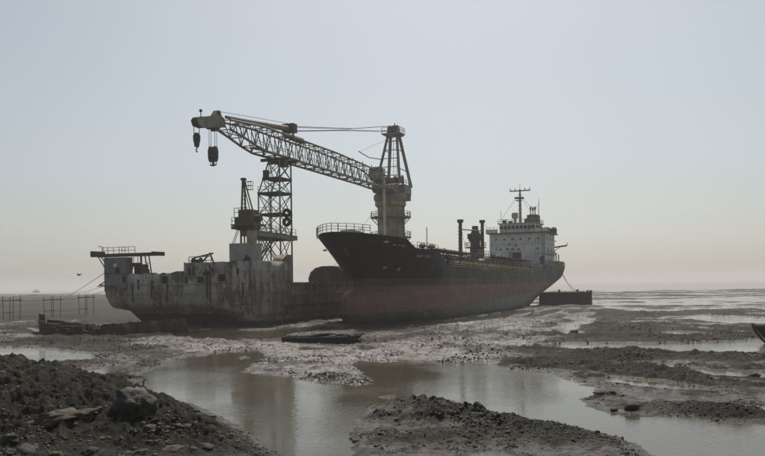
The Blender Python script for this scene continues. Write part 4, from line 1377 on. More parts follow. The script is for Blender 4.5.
# transom and bottom
tr = [(x, -b, z) for (x, b, z) in [r[-1] for r in rows]]
for i in range(len(tr) - 1):
    a, b_ = tr[i], tr[i + 1]
    hb_.add([a, (a[0], -a[1], a[2]), (b_[0], -b_[1], b_[2]), b_], [(0, 1, 2, 3)])
hull_t = hb_.build('hull', M_TANK, tk, 28)
import bmesh
_b = bmesh.new()
_b.from_mesh(hull_t.data)
bmesh.ops.remove_doubles(_b, verts=_b.verts, dist=0.02)
bmesh.ops.recalc_face_normals(_b, faces=_b.faces)
_b.to_mesh(hull_t.data)
_b.free()

def deck_strip(x0, x1, z, nme, n=20):
    v = []
    for k in range(n + 1):
        x = x0 + (x1 - x0) * k / n
        h = half(max(x, x_stem(z) + 0.05), z) - 0.06
        v += [(x, -h, z), (x, h, z)]
    return MB().add(v, [(2 * i, 2 * i + 1, 2 * i + 3, 2 * i + 2) for i in range(n)]).build(nme, M_DECK, tk)
deck_strip(-3.6, 8.0, 11.9, 'forecastle_deck')
deck_strip(8.0, 19.0, 10.0, 'forecastle_deck')
deck_strip(19.0, 99.0, 8.38, 'main_deck')
deck_strip(99.0, 137.4, 10.5, 'poop_deck')
MB().box2(18.8, 19.0, -7.6, 7.6, 8.4, 10.0).build('bulkhead', M_STEEL, tk)
MB().box2(98.9, 99.1, -7.8, 7.8, 8.4, 10.5).build('bulkhead', M_DIRTYW, tk)

def hull_patch(name, x0, x1, z0, z1, mt, parent=None, off=0.04, n=4, oval=False):
    """a plate that follows the port side"""
    v = []
    for j in range(n + 1):
        for i in range(n + 1):
            fx, fz = i / n * 2 - 1, j / n * 2 - 1
            if oval:
                fx, fz = fx * math.sqrt(1 - fz * fz / 2), fz * math.sqrt(1 - fx * fx / 2)
            x, z = (x0 + x1) / 2 + fx * (x1 - x0) / 2, (z0 + z1) / 2 + fz * (z1 - z0) / 2
            v.append((x, -half(x, z) - off, z))
    return MB().grid(v, n + 1, n + 1).build(name, mt, parent or tk)
# pale plates coloured for bright sky seen through bulwark openings, hawse plates and worn name letters on the port bow
for (x0, x1, z0, z1, mt) in ((1.8, 2.7, 11.6, 11.88, M_WHITE), (3.7, 4.3, 11.25, 11.5, M_DIRTYW), (4.6, 5.2, 11.2, 11.48, M_GREYSTEEL), (5.5, 6.0, 11.15, 11.42, M_DIRTYW), (-0.9, -0.3, 11.8, 12.0, M_STEEL)):
    hull_patch('fairlead_sky_plate', x0, x1, z0, z1, mt, oval=True)
for k in range(9):
    if k == 4:
        continue
    x0 = 9.6 + k * 0.42
    hull_patch('worn_letter', x0, x0 + 0.26, 9.75 + 0.05 * (k % 2), 10.12, M_DIRTYW, off=0.045, n=2)
for (x0, z0) in ((5.2, 7.9), (7.6, 7.7)):
    p = hull_patch('hawse_plate', x0, x0 + 0.55, z0 + 0.05, z0 + 0.5, M_DIRTYW, off=0.06, oval=True)
hull_patch('hawse_plate', 14.6, 14.9, 8.35, 8.65, M_DIRTYW, oval=True)
# anchor on the stem and a rope down the bulb
an = MB()
an.tube([(-2.9, -0.9, 10.9), (-2.8, -1.25, 9.9)], 0.16, 6)
an.tube([(-3.3, -1.55, 10.2), (-2.9, -1.35, 9.8), (-2.3, -1.2, 10.1)], 0.2, 6)
an.build('anchor', M_STEEL, tk)
MB().tube([(3.5, -half(3.5, z) - 0.06, z) for z in (6.4, 5.6, 4.8, 4.0, 3.0, 2.0, 0.9)], 0.045, 5).build('hanging_rope', M_ROPE, tk)
# damage: buckled plate along the bilge
bk = MB()
v = []
for i in range(9):
    x = 9.5 + i * 1.1
    for z in (0.7, 1.05, 1.5, 1.9):
        v.append((x, -half(x, z) + 0.05 - 0.24 * math.exp(-((x - 12.5 + (z - 1) * 2.5) / 0.9) ** 2), z))
bk.grid(v, 9, 4)
bk.build('buckled_plate', M_TANK, tk)

# rails and gear of the forecastle
def edge(xs, z, inset=0.15, side=-1):
    return [(x, side * (half(x, z) - inset), z) for x in xs]
fr = [(x, -half(x, 12.9) - 0.0, z_top(x)) for x in (-1.4, -2.4, -3.4, -4.2, -4.9)] + [(-5.15, 0, 12.95)] + [(x, half(x, 12.9), z_top(x)) for x in (-4.9, -4.2, -3.4, -2.4, -0.5, 3.0)]
rail(tk, fr, 1.15, M_DIRTYW, 0.9, 0.045, 3)
rail(tk, [(x, -half(x, 11) + 0.25, z_top(x)) for x in (9.5, 11.5, 13.5, 15.5, 17.0)], 1.0, M_GREYSTEEL, 1.2, 0.04, 2)
rail(tk, [(x, half(x, 11) - 0.25, z_top(x)) for x in (8.5, 11.5, 13.5, 15.5, 17.0)], 1.0, M_GREYSTEEL, 1.2, 0.04, 2)
MB().prism([(-1.5, 11.9), (4.5, 11.9), (3.5, 13.3), (-0.2, 13.5)], -1.0, 1.0, 'xz').build('windlass_cover', M_DIRTYW, tk)
for (x, y, z) in ((10.8, -3.0, 10), (14.5, -1.5, 10), (12.0, 2.5, 10)):
    w = MB()
    w.lathe([(0.75, -0.9), (0.75, -0.8), (0.42, -0.8), (0.42, 0.8), (0.75, 0.8), (0.75, 0.9)], (x, y, z + 0.9), 14, 'y')
    w.box((x, y + 1.2, z + 0.6), (1.2, 0.6, 1.2))
    w.build('winch', M_STEEL, tk)
for (x, y) in ((12.4, -6.8), (15.6, -7.1)):
    MB().lathe([(0.16, 10.0), (0.16, 11.3), (0.55, 11.4), (0.6, 11.7), (0.3, 11.95), (0.05, 12.0)], (x, y, 0), 12).build('mushroom_vent', M_STEEL, tk)
strut('antenna_pole', (15.0, -6.6, 10.0), (15.0, -6.6, 14.6), 0.07, M_GREYSTEEL, tk)
strut('antenna_pole', (-3.0, 0, 12.0), (-3.0, 0, 14.2), 0.05, M_GREYSTEEL, tk)

# cargo deck: rails, pipes, catwalk on posts
M_CREAM = mat('grimy_cream_paint', (0.36, 0.31, 0.20), (0.24, 0.205, 0.135), 0.8, 0.7, rust=RUST, rust_amt=0.3, rust_scale=0.6)
for side in (-1, 1):
    pts = [(x, side * (half(x, 8.4) - 0.25), 8.4) for x in (22.5, 35, 50, 65, 80, 96)]
    rail(tk, pts, 1.1, M_CREAM, 1.5, 0.045, 3)
for k, (y, z, r) in enumerate(((-6.3, 9.5, 0.22), (-5.6, 9.5, 0.16), (-4.6, 9.7, 0.25), (4.6, 9.7, 0.25), (5.8, 9.5, 0.2))):
    MB().tube([(22, y, z), (97, y, z)], r, 8).build('cargo_pipe', M_CREAM if k in (0, 2) else M_RUST, tk, 40)
for x in np.arange(23.0, 97, 3.0):
    for y in (-6.6, -4.2):
        strut('pipe_support', (x, y, 8.38), (x, y, 10.9 if y < -5 else 10.0), 0.09, M_CREAM, tk)
    strut('pipe_support', (x, -6.6, 9.2), (x, -4.2, 9.2), 0.08, M_CREAM, tk)
strut('rack_beam', (22, -6.6, 10.9), (97, -6.6, 10.9), 0.13, M_RUST, tk, 'bar')
strut('rack_beam', (26, -6.65, 9.95), (96, -6.65, 9.95), 0.16, M_CREAM, tk, 'bar')
cwk = MB().box2(19, 104, -1.1, 1.1, 11.3, 11.5).build('catwalk', M_STEEL, tk)
for x in np.arange(20, 103, 4.0):
    for y in (-1.0, 1.0):
        strut('catwalk_post', (x, y, 8.38), (x, y, 11.3), 0.1, M_STEEL, cwk)
    strut('catwalk_brace', (x, -1.0, 9.4), (x + 4, -1.0, 11.2), 0.05, M_STEEL, cwk)
rail(tk, [(19, -1.1, 11.5), (104, -1.1, 11.5)], 1.0, M_STEEL, 2.5, 0.04)
rail(tk, [(19, 1.1, 11.5), (104, 1.1, 11.5)], 1.0, M_STEEL, 2.5, 0.04)
dk = random.Random(3)
for k in range(34):
    x, y = dk.uniform(24, 96), dk.choice((-3.0, -2.4, -5.2, -7.0, 3.0, 5))
    s = dk.uniform(0.4, 0.9)
    b_ = MB()
    b_.lathe([(s * 0.7, 8.38), (s * 0.7, 8.38 + s * 1.6), (s * 0.9, 8.38 + s * 1.6), (s * 0.9, 8.6 + s * 1.7)], (x, y, 0), 12)
    b_.lathe([(s * 0.5, -0.05), (s * 0.5, 0.05)], (x, y, 9.3 + s * 1.7), 10)
    b_.tube([(x, y, 8.6 + s * 1.7), (x, y, 9.3 + s * 1.7)], 0.07, 6)
    b_.build('tank_hatch', dk.choice((M_RUST, M_STEEL, M_CREAM, M_DIRTYW)), tk)
for k in range(7):
    x = 30 + 9.6 * k + dk.uniform(-1, 1)
    MB().tube([(x, -7.2, 9.2), (x, -7.0, 10.2), (x, -3.0, 10.6), (x, 3, 10.6), (x, 7, 9.4)], 0.17, 8).build('crossover_pipe', M_RUST, tk)
for k in range(10):
    x = 26 + 7.2 * k + dk.uniform(-2, 2)
    MB().tube([(x, dk.uniform(-4, 2), 8.4), (x, dk.uniform(-4, 2), 12.2 + dk.uniform(-0.6, 1.0))], 0.11, 7).build('vent_post', M_DIRTYW if k % 3 else M_STEEL, tk)
# white tarpaulin bundle and dark awnings over the manifold
MB().prism([(48.0, 8.4), (52.0, 8.4), (51.2, 10.4), (49.6, 10.9), (48.4, 10.0)], -6.2, -5.0, 'xz').build('tarpaulin', M_DIRTYW, tk)
MB().box2(24, 47, -5.2, -2.2, 11.55, 11.75).build('awning', M_STEEL, tk)
MB().box2(66, 98, -5.6, -2.0, 11.7, 11.9).build('awning', M_STEEL, tk)
for x in np.arange(25, 98, 6.0):
    if x < 47 or x > 66:
        strut('awning_post', (x, -5.0, 8.4), (x, -5.0, 11.6), 0.07, M_CREAM, tk)
# kingposts and manifold tower amidships
for (x, y, zt) in ((56, 0.6, 19.3), (72, 0.4, 20.4)):
    p = MB().lathe([(0.42, 8.4), (0.36, zt - 0.6), (0.62, zt - 0.6), (0.66, zt), (0.4, zt + 0.1)], (x, y, 0), 14).build('kingpost', M_STEEL, tk, 40)
    for k in range(9):
        strut('step', (x - 0.4, y - 0.5, 12 + 0.7 * k), (x - 0.4, y + 0.5, 12 + 0.7 * k), 0.06, M_STEEL, p)
strut('kingpost_stay', (56, 0.6, 17.3), (72, 0.4, 18.0), 0.13, M_GREYSTEEL, tk)
strut('wire_stay', (56, 0.6, 18.8), (38, -6.5, 9.0), 0.03, M_WIRE, tk)
strut('wire_stay', (72, 0.4, 19.9), (90, -6.5, 9.2), 0.03, M_WIRE, tk)
MB().lathe([(1.25, 8.4), (1.2, 14.0), (1.7, 14.1), (1.7, 14.3), (1.1, 14.4), (1.05, 17.2), (0.7, 18.2), (0.7, 18.9)], (69, 1.2, 0), 18).build('vent_tower', M_STEEL, tk, 40)
for k in range(6):
    t = k * 1.05
    MB().box((69 + 1.3 * math.cos(t), 1.2 + 1.3 * math.sin(t), 15.6 + 0.5 * (k % 3)), (0.8, 0.7, 1.2), rz=t).build('tower_box', M_STEEL, tk)
ring = [(69 + 2.3 * math.cos(2 * math.pi * k / 10), 1.2 + 2.3 * math.sin(2 * math.pi * k / 10), 14.2) for k in range(11)]
MB().lathe([(1.6, 14.05), (2.35, 14.05), (2.35, 14.2), (1.6, 14.2)], (69, 1.2, 0), 16).build('tower_platform', M_STEEL, tk)
rail(tk, ring, 1.0, M_STEEL, 3.0, 0.05)
rail(tk, [(57, -2.8, 11.8), (70, -2.8, 11.8)], 1.2, M_GREYSTEEL, 1.6, 0.05)

# bridge house
DX, HW = 104.0, 7.4
house = MB().box2(DX, DX + 12.5, -HW, HW, 8.4, 19.4).build('bridge_house', M_WHITE, tk)
for z in (11.2, 13.9, 16.6):
    block('deck_seam', (DX - 0.04, 0, z), (0.1, 2 * HW + 0.1, 0.10), M_DIRTYW, house)
    block('deck_seam', (DX + 6.25, -HW - 0.04, z), (12.5, 0.1, 0.10), M_DIRTYW, house)
pl = MB().box2(DX - 0.9, DX + 13.2, -HW - 0.9, HW + 0.6, 19.4, 19.62).build('bridge_deck', M_STEEL, tk)
br = MB().prism([(DX + 0.6, 19.62), (DX + 9, 19.62), (DX + 9, 22.0), (DX + 0.2, 22.0)], -4.8, 4.8, 'xz').build('wheelhouse', M_WHITE, tk)
for k in range(9):
    y = -4.2 + 8.4 * k / 8
    w = MB().box((DX + 0.33, y, 21.05), (0.12, 0.72, 0.85), ry=R(-9)).build('window', M_BLACK, br)
for k in range(5):
    block('window', (DX + 1.6 + 1.6 * k, -4.84, 21.05), (1.0, 0.08, 0.85), M_BLACK, br)
MB().box2(DX - 0.1, DX + 9.4, -5.2, 5.2, 22.0, 22.2).build('wheelhouse_roof', M_DIRTYW, tk)
for s in (-1, 1):
    MB().prism([(DX - 0.85, 19.62), (DX + 3, 19.62), (DX + 3, 20.7), (DX - 0.85, 20.7)], s * (HW + 0.75), s * (HW + 0.6), 'xz').build('wing_bulwark', M_DIRTYW if s > 0 else M_STEEL, tk)
MB().box2(DX - 0.86, DX - 0.74, -HW - 0.8, -5.0, 19.62, 20.6).build('wing_bulwark', M_WHITE, tk)
MB().box2(DX - 0.86, DX - 0.74, 5.0, HW + 0.5, 19.62, 20.6).build('wing_bulwark', M_WHITE, tk)
for (y, z) in ((5.6, 17.9), (3.4, 17.9), (1.2, 17.9), (-1.0, 17.9), (-3.2, 17.9), (-5.6, 17.9), (4.4, 15.3), (2.6, 15.3), (1.2, 15.3), (-0.4, 15.3), (-5.4, 15.3), (2.0, 16.6), (0.3, 16.3), (6.2, 12.6), (-6.0, 12.6)):
    pt = MB().lathe([(0.24, -0.06), (0.24, 0.05)], (DX - 0.08, y, z), 12, 'x').build('porthole', M_BLACK, house)
    MB().torus((DX - 0.12, y, z), 0.27, 0.045, 'x', 14, 5).build('rim', M_DIRTYW, pt)
for (x, z) in ((DX + 2.5, 18.0), (DX + 6.0, 18.0), (DX + 9.5, 18.0), (DX + 3, 15.3), (DX + 8, 15.3), (DX + 3, 12.6), (DX + 7, 12.6)):
    MB().lathe([(0.3, -0.06), (0.3, 0.05)], (x, -HW - 0.05, z), 12, 'y').build('porthole', M_BLACK, house)
# lighter blocks in front of the house
MB().box2(DX - 3.2, DX - 0.05, 1.6, 5.0, 8.4, 14.6).build('store_house', M_WHITE, tk)
MB().box2(DX - 3.6, DX - 0.05, -4.8, -1.9, 8.4, 15.0).build('store_house', M_WHITE, tk)
dr = MB().box2(DX - 0.2, DX + 0.05, -1.5, 1.2, 12.4, 14.4).build('recess_shade_slab', M_BLACK, house)  # black slabs on the wall paint the shade of two recesses
MB().box2(DX - 0.25, DX + 0.05, 5.3, 7.0, 12.6, 14.0).build('recess_shade_slab', M_BLACK, house)
MB().box2(DX - 10, DX - 3.4, 1.5, 6.0, 8.4, 12.6).build('pump_house', M_DIRTYW, tk)
for (y, z) in ((3.2, 8.5), (-5.6, 8.5), (-6.6, 11.3)):
    d_ = MB().box2(DX - 0.16, DX + 0.05, y - 0.45, y + 0.45, z, z + 2.0).build('door', M_STEEL, house)
    block('handle', (DX - 0.2, y + 0.3, z + 1.0), (0.06, 0.06, 0.3), M_GREYSTEEL, d_)
ladder(house, (DX - 0.25, -6.9, 8.5), (DX - 0.25, -6.9, 19.4), 0.5, M_GREYSTEEL, 0.5)
for z in (11.2, 13.9):
    rail(tk, [(DX + 0.2, -HW - 0.35, z), (DX + 12.3, -HW - 0.35, z)], 1.0, M_GREYSTEEL, 1.6, 0.04)
    block('side_walkway', (DX + 6.25, -HW - 0.3, z - 0.06), (12.5, 0.6, 0.1), M_DIRTYW, house)
# roof gear
rail(tk, [(DX, -5.1, 22.2), (DX, 5.1, 22.2)], 1.0, M_STEEL, 1.3, 0.045)
rail(tk, [(DX - 0.8, 5.0, 19.62), (DX - 0.8, 8.0, 19.62)], 1.5, M_STEEL, 1.0, 0.045)
rail(tk, [(DX, -5.1, 22.2), (DX + 9.2, -5.1, 22.2)], 1.0, M_STEEL, 1.5, 0.045)
mast = MB().lathe([(0.42, 22.2), (0.34, 27), (0.22, 31.4)], (DX + 4, 0.0, 0), 12).build('radar_mast', M_DIRTYW, tk, 40)
block('yardarm', (DX + 4, 0, 31.0), (0.7, 5.4, 0.22), M_STEEL, mast)
for y in (-2.6, -1.3, 1.3, 2.6):
    strut('mast_lamp', (DX + 4, y, 31.1), (DX + 4, y, 31.75), 0.1, M_STEEL, mast)
MB().box((DX + 3.5, 0.1, 29.0), (0.6, 2.4, 0.45), rz=0.5).build('radar_scanner', M_STEEL, mast)
block('mast_platform', (DX + 3.6, 0.2, 28.4), (1.4, 1.6, 0.15), M_STEEL, mast)
strut('aerial', (DX + 4, 0, 31.1), (DX + 4, 0, 33.0), 0.04, M_STEEL, mast)
for (a, b_) in (((DX + 4, 0, 30.5), (DX + 0.5, 5.0, 22.2)), ((DX + 4, 0, 30.5), (DX + 10, -4.8, 22.2)), ((DX + 4, 0, 30.2), (DX + 1, -4.8, 22.2))):
    strut('wire_stay', a, b_, 0.035, M_WIRE, mast)
for k in range(5):
    strut('step', (DX + 3.6, 0.5, 24 + k), (DX + 3.6, -0.5, 24 + k), 0.05, M_STEEL, mast)
MB().lathe([(0.35, 22.2), (0.35, 23.4), (0.75, 23.6), (0.95, 24.3), (0.75, 25.0), (0.2, 25.3)], (DX + 2.6, 1.1, 0), 16).build('radome', M_DIRTYW, tk, 40)
MB().prism([(DX + 8.5, 19.6), (DX + 14.5, 19.6), (DX + 13.6, 25.0), (DX + 9.4, 25.0)], -3.3, -0.6, 'xz').build('funnel', M_STEEL, tk)
for (x, y) in ((DX + 10.4, -1.4), (DX + 11.4, -2.4), (DX + 12.4, -1.6)):
    MB().tube([(x, y, 24.8), (x, y, 26.8), (x + 0.5, y, 27.2)], 0.28, 8).build('exhaust_pipe', M_STEEL, tk)
for (x, y, h) in ((DX + 0.8, 4.4, 3.4), (DX + 2.0, -3.6, 2.0), (DX + 6, -4.4, 5.5), (DX + 9, -4.0, 7.0), (DX + 1.0, 3.0, 1.2)):
    strut('aerial', (DX + (x - DX), y, 22.2), (x, y, 22.2 + h), 0.05, M_GREYSTEEL, tk)
for (x, y, s) in ((DX + 1.2, 3.6, 0.9), (DX + 1.5, -2.2, 0.8), (DX + 7, -3.6, 1.4), (DX + 8.6, -1.0, 1.6), (DX + 5.5, 3, 1.0)):
    MB().box((x, y, 22.2 + s / 2), (s, s, s)).build('roof_box', M_STEEL, tk)
for (x, y, s) in ((DX + 1, -7.2, 0.9), (DX + 10.5, -7.4, 1.3), (DX + 12.6, -7.2, 1.5), (DX + 8, -6.6, 0.9)):
    MB().lathe([(s * 0.55, 0), (s * 0.6, s), (s * 0.3, s * 1.3)], (x, y, 19.62), 12).build('life_raft', M_STEEL, tk)
# stern: aft deck posts, davit, lifeboat, dark bulwark
for x in (118, 122, 126, 130):
    for s in (-1, 1):
        strut('aft_post', (x, s * 6.0, 10.5), (x, s * 6.0, 14.6), 0.16, M_WHITE if x < 125 else M_STEEL, tk)
MB().box2(116.5, 126.0, -6.4, 6.4, 14.6, 14.85).build('boat_deck', M_DIRTYW, tk)
MB().box2(116.4, 121, -5.0, 5.0, 10.5, 14.55).build('aft_house', M_WHITE, tk)
lb = MB()
pr = [(-2.6, 0.05), (-2.2, 0.65), (-1, 0.95), (1, 0.95), (2.2, 0.65), (2.6, 0.05)]
for sgn in (1,):
    vs = []
    for (xx, w) in pr:
        for (yy, zz) in ((0, -0.9), (0.7, -0.6), (1.0, 0.1), (0.7, 0.8), (0, 1.1), (-0.7, 0.8), (-1.0, 0.1), (-0.7, -0.6)):
            vs.append((121.5 + xx, -5.3 + yy * w, 16.2 + zz * (0.45 + 0.55 * w / 0.95)))
    lb.grid(vs, len(pr), 8, True)
lbo = lb.build('lifeboat', M_DIRTYW, tk, 50)
MB().tube([(119.6, -4.8, 14.8), (119.6, -5.2, 17.8), (119.6, -6.6, 18.2)], 0.13, 6).build('davit', M_STEEL, tk)
MB().tube([(123.4, -4.8, 14.8), (123.4, -5.2, 17.8), (123.4, -6.6, 18.2)], 0.13, 6).build('davit', M_STEEL, tk)
arm = MB()
arm.tube([(128, -4.5, 10.5), (128, -4.5, 16.6)], 0.25, 8)
arm.tube([(127, -3.5, 16.4), (130.0, -8.4, 17.2)], 0.24, 8)
arm.tube([(128, -4.5, 15.2), (129.0, -6.6, 16.7)], 0.1, 6)
arm.tube([(130.0, -8.4, 17.2), (130.1, -8.5, 18.0)], 0.1, 6)
arm.build('stores_crane', M_STEEL, tk)
rail(tk, [(x, -half(x, 11.0) + 0.1, z_top(x)) for x in (102, 110, 118, 126, 132)], 1.1, M_GREYSTEEL, 1.6, 0.045)
for k in range(9):
    x, y, s = dk.uniform(122, 134), dk.uniform(-5, 4), dk.uniform(0.8, 1.8)
    MB().box((x, y, 10.5 + s / 2), (s, s, s), rz=dk.uniform(0, 1)).build('deck_machinery', M_STEEL, tk)
MB().box2(130, 137.6, -6.0, 6.0, 10.3, 12.8).build('stern_bulwark', M_STEEL, tk)
# light blisters on the dark stern quarter
MB().lathe([(0.5, -1.6), (0.95, -1.2), (1.05, 0), (0.95, 1.2), (0.5, 1.6)], (137.6, -4.2, 9.6), 14, 'z').build('stern_fender', M_RUBBER, tk)

# ------------------------------------------------------------------ smaller things on the flat
# low black pontoon off the tanker's stern
pb_o = Vector((52.3, 200.0, -0.3))
ang = math.atan2(2.7, -10.1)
pon = thing('pontoon_barge', 'low black box pontoon lying behind the tanker stern', 'barge', pb_o, ang)
MB().box2(0, 13.0, -9.0, 0, 0, 3.25).build('hull', mat('black_pontoon_paint', (0.014, 0.014, 0.014), (0.035, 0.032, 0.028), 0.8, 0.75, rust=RUST, rust_amt=0.1), pon)
for k in range(14):
    block('stiffener', (0.5 + 0.95 * k, 0.06, 1.6), (0.14, 0.12, 2.9), M_BARGE_LOW, pon)
block('coaming', (6.5, 0.05, 3.35), (13.1, 0.3, 0.24), M_STEEL, pon)
for x in (0.25, 1.0):
    MB().tube([(x, 0.15, 0.2), (x, 0.15, 3.9)], 0.28, 8).build('fender_post', M_STEEL, pon)
for x in (3.5, 8.0):
    MB().lathe([(0.25, 3.25), (0.25, 3.9), (0.36, 4.0), (0.36, 4.1)], (x, -0.8, 0), 10).build('bollard', M_STEEL, pon)
def hang(p0, p1, sag, n=14):
    p0, p1 = Vector(p0), Vector(p1)
    return [p0.lerp(p1, k / n) - Vector((0, 0, sag * 4 * (k / n) * (1 - k / n))) for k in range(n + 1)]
def rope(label, pts, r, mt=M_WIRE):
    p0 = Vector(pts[0])
    o = MB().tube([Vector(p) - p0 for p in pts], r, 6).build('mooring_rope', mt)
    o.location = p0
    return tag(o, label, 'rope')
pm = Matrix.Translation(pb_o) @ Matrix.Rotation(ang, 4, 'Z')
rope('dark mooring rope sagging from the tanker stern down to the black pontoon', hang(tw_(137.8, -4.8, 11.2), pm @ Vector((2.0, -0.3, 3.5)), 2.2), 0.09)
rope('thin tight line from the tanker quarter to the black pontoon', hang(tw_(136.5, -5.5, 9.5), pm @ Vector((4.5, -0.3, 3.5)), 0.3), 0.04)
e = gnd(52, 305)
rope('thin line running from the blue-grey barge tower down to the mud at left', hang(bw(0.5, 28.0, 8.2), (e.x, e.y, 0.2), 0.4), 0.04)

# wrecked wooden boat and a cut piece of hull lying on the mud, left
M_WRECK = mat('rotten_dark_timber', (0.030, 0.026, 0.021), (0.070, 0.060, 0.046), 1.6, 0.85, bump=0.4, bscale=5)
a0, a1 = Vector((-43.2, 101.5, 0)), Vector((-32.6, 93.2, 0))
wr = thing('wrecked_boat', 'rotting dark open boat hull with a raised stem post, lying left on the mud', 'boat', a0, math.atan2((a1 - a0).y, (a1 - a0).x))
Lw = (a1 - a0).length + 0.8
NS, NP = 15, 7
for s in (-1, 1):
    for j in range(5):
        v = []
        for i in range(NS):
            f = i / (NS - 1)
            w = 1.7 * math.sin(math.pi * min(1, 0.08 + f * 0.8)) ** 0.7
            shr = 1.35 + 0.55 * (1 - f) ** 3 - 0.25 * f + 0.07 * math.sin(i * 1.9 + j)
            for q in (j / 5 + 0.01, (j + 1) / 5 - 0.01):
                v.append((0.1 + f * Lw, s * w * (0.35 + 0.65 * q ** 0.6) + s * 0.03 * math.sin(i * 2.3 + j * 1.7), -0.25 + (shr + 0.25) * q))
        o = MB().grid(v, NS, 2).build('plank', M_WRECK, wr)
        sm = o.modifiers.new('board', 'SOLIDIFY')
        sm.thickness = 0.09
MB().prism([(-0.35, -0.2), (0.35, -0.2), (0.30, 1.7), (0.1, 2.5), (-0.4, 2.6), (-0.45, 1.8)], -0.25, 0.25, 'xz').build('stem_post', M_WRECK, wr)
for i in range(9):
    x = 1.2 + i * 1.3
    w = 1.7 * math.sin(math.pi * min(1, 0.08 + x / Lw * 0.8)) ** 0.7
    MB().tube([(x, -w * 0.92, 1.35), (x, -w * 0.8, 0.5), (x, 0, 0.0), (x, w * 0.8, 0.5), (x, w * 0.92, 1.4)], 0.07, 5).build('rib', M_WRECK, wr)
MB().box2(0.3, Lw - 0.5, -1.5, 1.5, 0.25, 0.32).build('bottom_boards', M_RUST, wr)
M_WRECK2 = mat('rust_black_plate', (0.028, 0.024, 0.020), (0.075, 0.060, 0.045), 1.3, 0.85, bump=0.4, bscale=4)
b0, b1 = Vector((-33.2, 92.6, 0)), Vector((-25.0, 100.2, 0))
ch = thing('cut_hull_section', 'torn rusty slab of ship hull with exposed frames beside the rotting boat', 'wreckage', b0, math.atan2((b1 - b0).y, (b1 - b0).x))
v = []
NX, NZ = 26, 8
for j in range(NZ):
    for i in range(NX):
        x = -1.6 + 13.0 * i / (NX - 1)
        q = j / (NZ - 1)
        top = 1.45 + 0.35 * (x / 11.0) + 0.07 * math.sin(i * 1.3) + 0.05 * math.sin(i * 2.9)
        v.append((x, -1.0 + 0.9 * q + 0.07 * math.sin(i * 0.9 + j * 0.6) + 0.04 * math.cos(i * 1.7), -0.3 + (top + 0.3) * q))
o = MB().grid(v, NZ, NX).build('plating', M_WRECK2, ch)
sm = o.modifiers.new('plate', 'SOLIDIFY')
sm.thickness = 0.1
for i in range(7):
    x = -0.6 + 1.7 * i + rnd.uniform(-0.5, 0.5)
    MB().box((x, -0.72 + 0.12 * math.sin(i), 0.55), (0.18, 0.18, rnd.uniform(1.2, 1.7)), rx=R(-24), ry=R(rnd.uniform(-9, 9))).build('frame_rib', M_WRECK2, ch)
v = []
for j in range(5):
    for i in range(NX):
        x = -1.6 + 13.0 * i / (NX - 1)
        v.append((x, -0.1 + 2.8 * j / 4, 1.3 + 0.35 * x / 11 - 0.30 * j / 4 * (1 + 0.4 * math.sin(i)) + 0.10 * math.sin(i * 1.1 + j * 2)))
o = MB().grid(v, 5, NX).build('deck_plate', M_WRECK2, ch)
sm = o.modifiers.new('plate', 'SOLIDIFY')
sm.thickness = 0.08
for i in range(6):
    MB().box((-1.2 + rnd.uniform(-1, 1), -0.9 + rnd.uniform(-0.5, 1.5), 0.5 + rnd.uniform(0, 0.6)), (rnd.uniform(0.5, 1.2), rnd.uniform(0.4, 0.9), rnd.uniform(0.6, 1.3)), rz=rnd.uniform(0, 3), rx=rnd.uniform(-0.5, 0.5)).build('torn_plate', M_WRECK2, ch)

# small flat workboat in the middle
c0 = gnd(322, 344)
wbt = thing('flat_workboat', 'low black flat-bottomed workboat half sunk in mud between barge and tanker bow', 'boat', (c0.x, c0.y + 1.2, -0.12), R(-4))
M_TAR = mat('tarred_timber', (0.012, 0.012, 0.012), (0.032, 0.029, 0.025), 1.6, 0.8, bump=0.4, bscale=6)
M_TARP = mat('muddy_tarpaulin', (0.040, 0.037, 0.031), (0.085, 0.078, 0.066), 1.5, 0.85, bump=0.5, bscale=5)
for j, (y0, y1) in enumerate(((-1.25, -0.42), (-0.40, 0.40), (0.42, 1.25))):
    MB().prism([(-3.5 + 0.1 * j, 0.45), (-2.8, 0.0), (2.5, 0.0), (3.2, 0.5), (3.6 - 0.1 * j, 0.82), (2.2, 0.66), (-2.4, 0.62 + 0.03 * j), (-3.5, 0.72)], y0, y1, 'xz').build('hull_plank', M_TAR, wbt)
for s_ in (-1, 1):
    MB().tube([(-3.5, s_ * 1.2, 0.76), (-2.4, s_ * 1.26, 0.68), (0, s_ * 1.28, 0.66), (2.2, s_ * 1.26, 0.72), (3.6, s_ * 1.15, 0.86)], 0.07, 6).build('gunwale', M_WRECK, wbt)
v = []
for j in range(7):
    for i in range(12):
        u_, w_ = i / 11, j / 6
        hgt = 0.85 * math.sin(math.pi * min(1, max(0, u_ * 1.0))) ** 0.5 * (1 - 0.15 * u_) * math.sin(math.pi * (0.1 + 0.8 * w_)) ** 0.6
        hgt = min(hgt, 0.5 - 0.08 * u_)
        v.append((-1.3 + 4.2 * u_ + 0.1 * math.sin(j * 2.1), -0.95 + 1.9 * w_, 0.62 + hgt + 0.07 * math.sin(i * 2.3 + j * 1.7) + 0.04 * math.sin(i * 5.1 + j)))
o = MB().grid(v, 7, 12).build('cover', M_TARP, wbt, 60)
sm = o.modifiers.new('cloth', 'SOLIDIFY')
sm.thickness = 0.04
for x in (-2.6, -1.6, -0.8):
    block('thwart', (x, 0, 0.72), (0.26, 2.3, 0.06), M_WRECK, wbt)
for k in range(5):
    strut('loose_pole', (-3.2 + 0.3 * k, -0.9 + 0.3 * k, 0.78), (0.2 + 0.5 * k, -0.8 + 0.42 * k, 0.82 + 0.05 * k), 0.045, M_WRECK, wbt)
wbt.scale = (1.1, 1.0, 1.05)
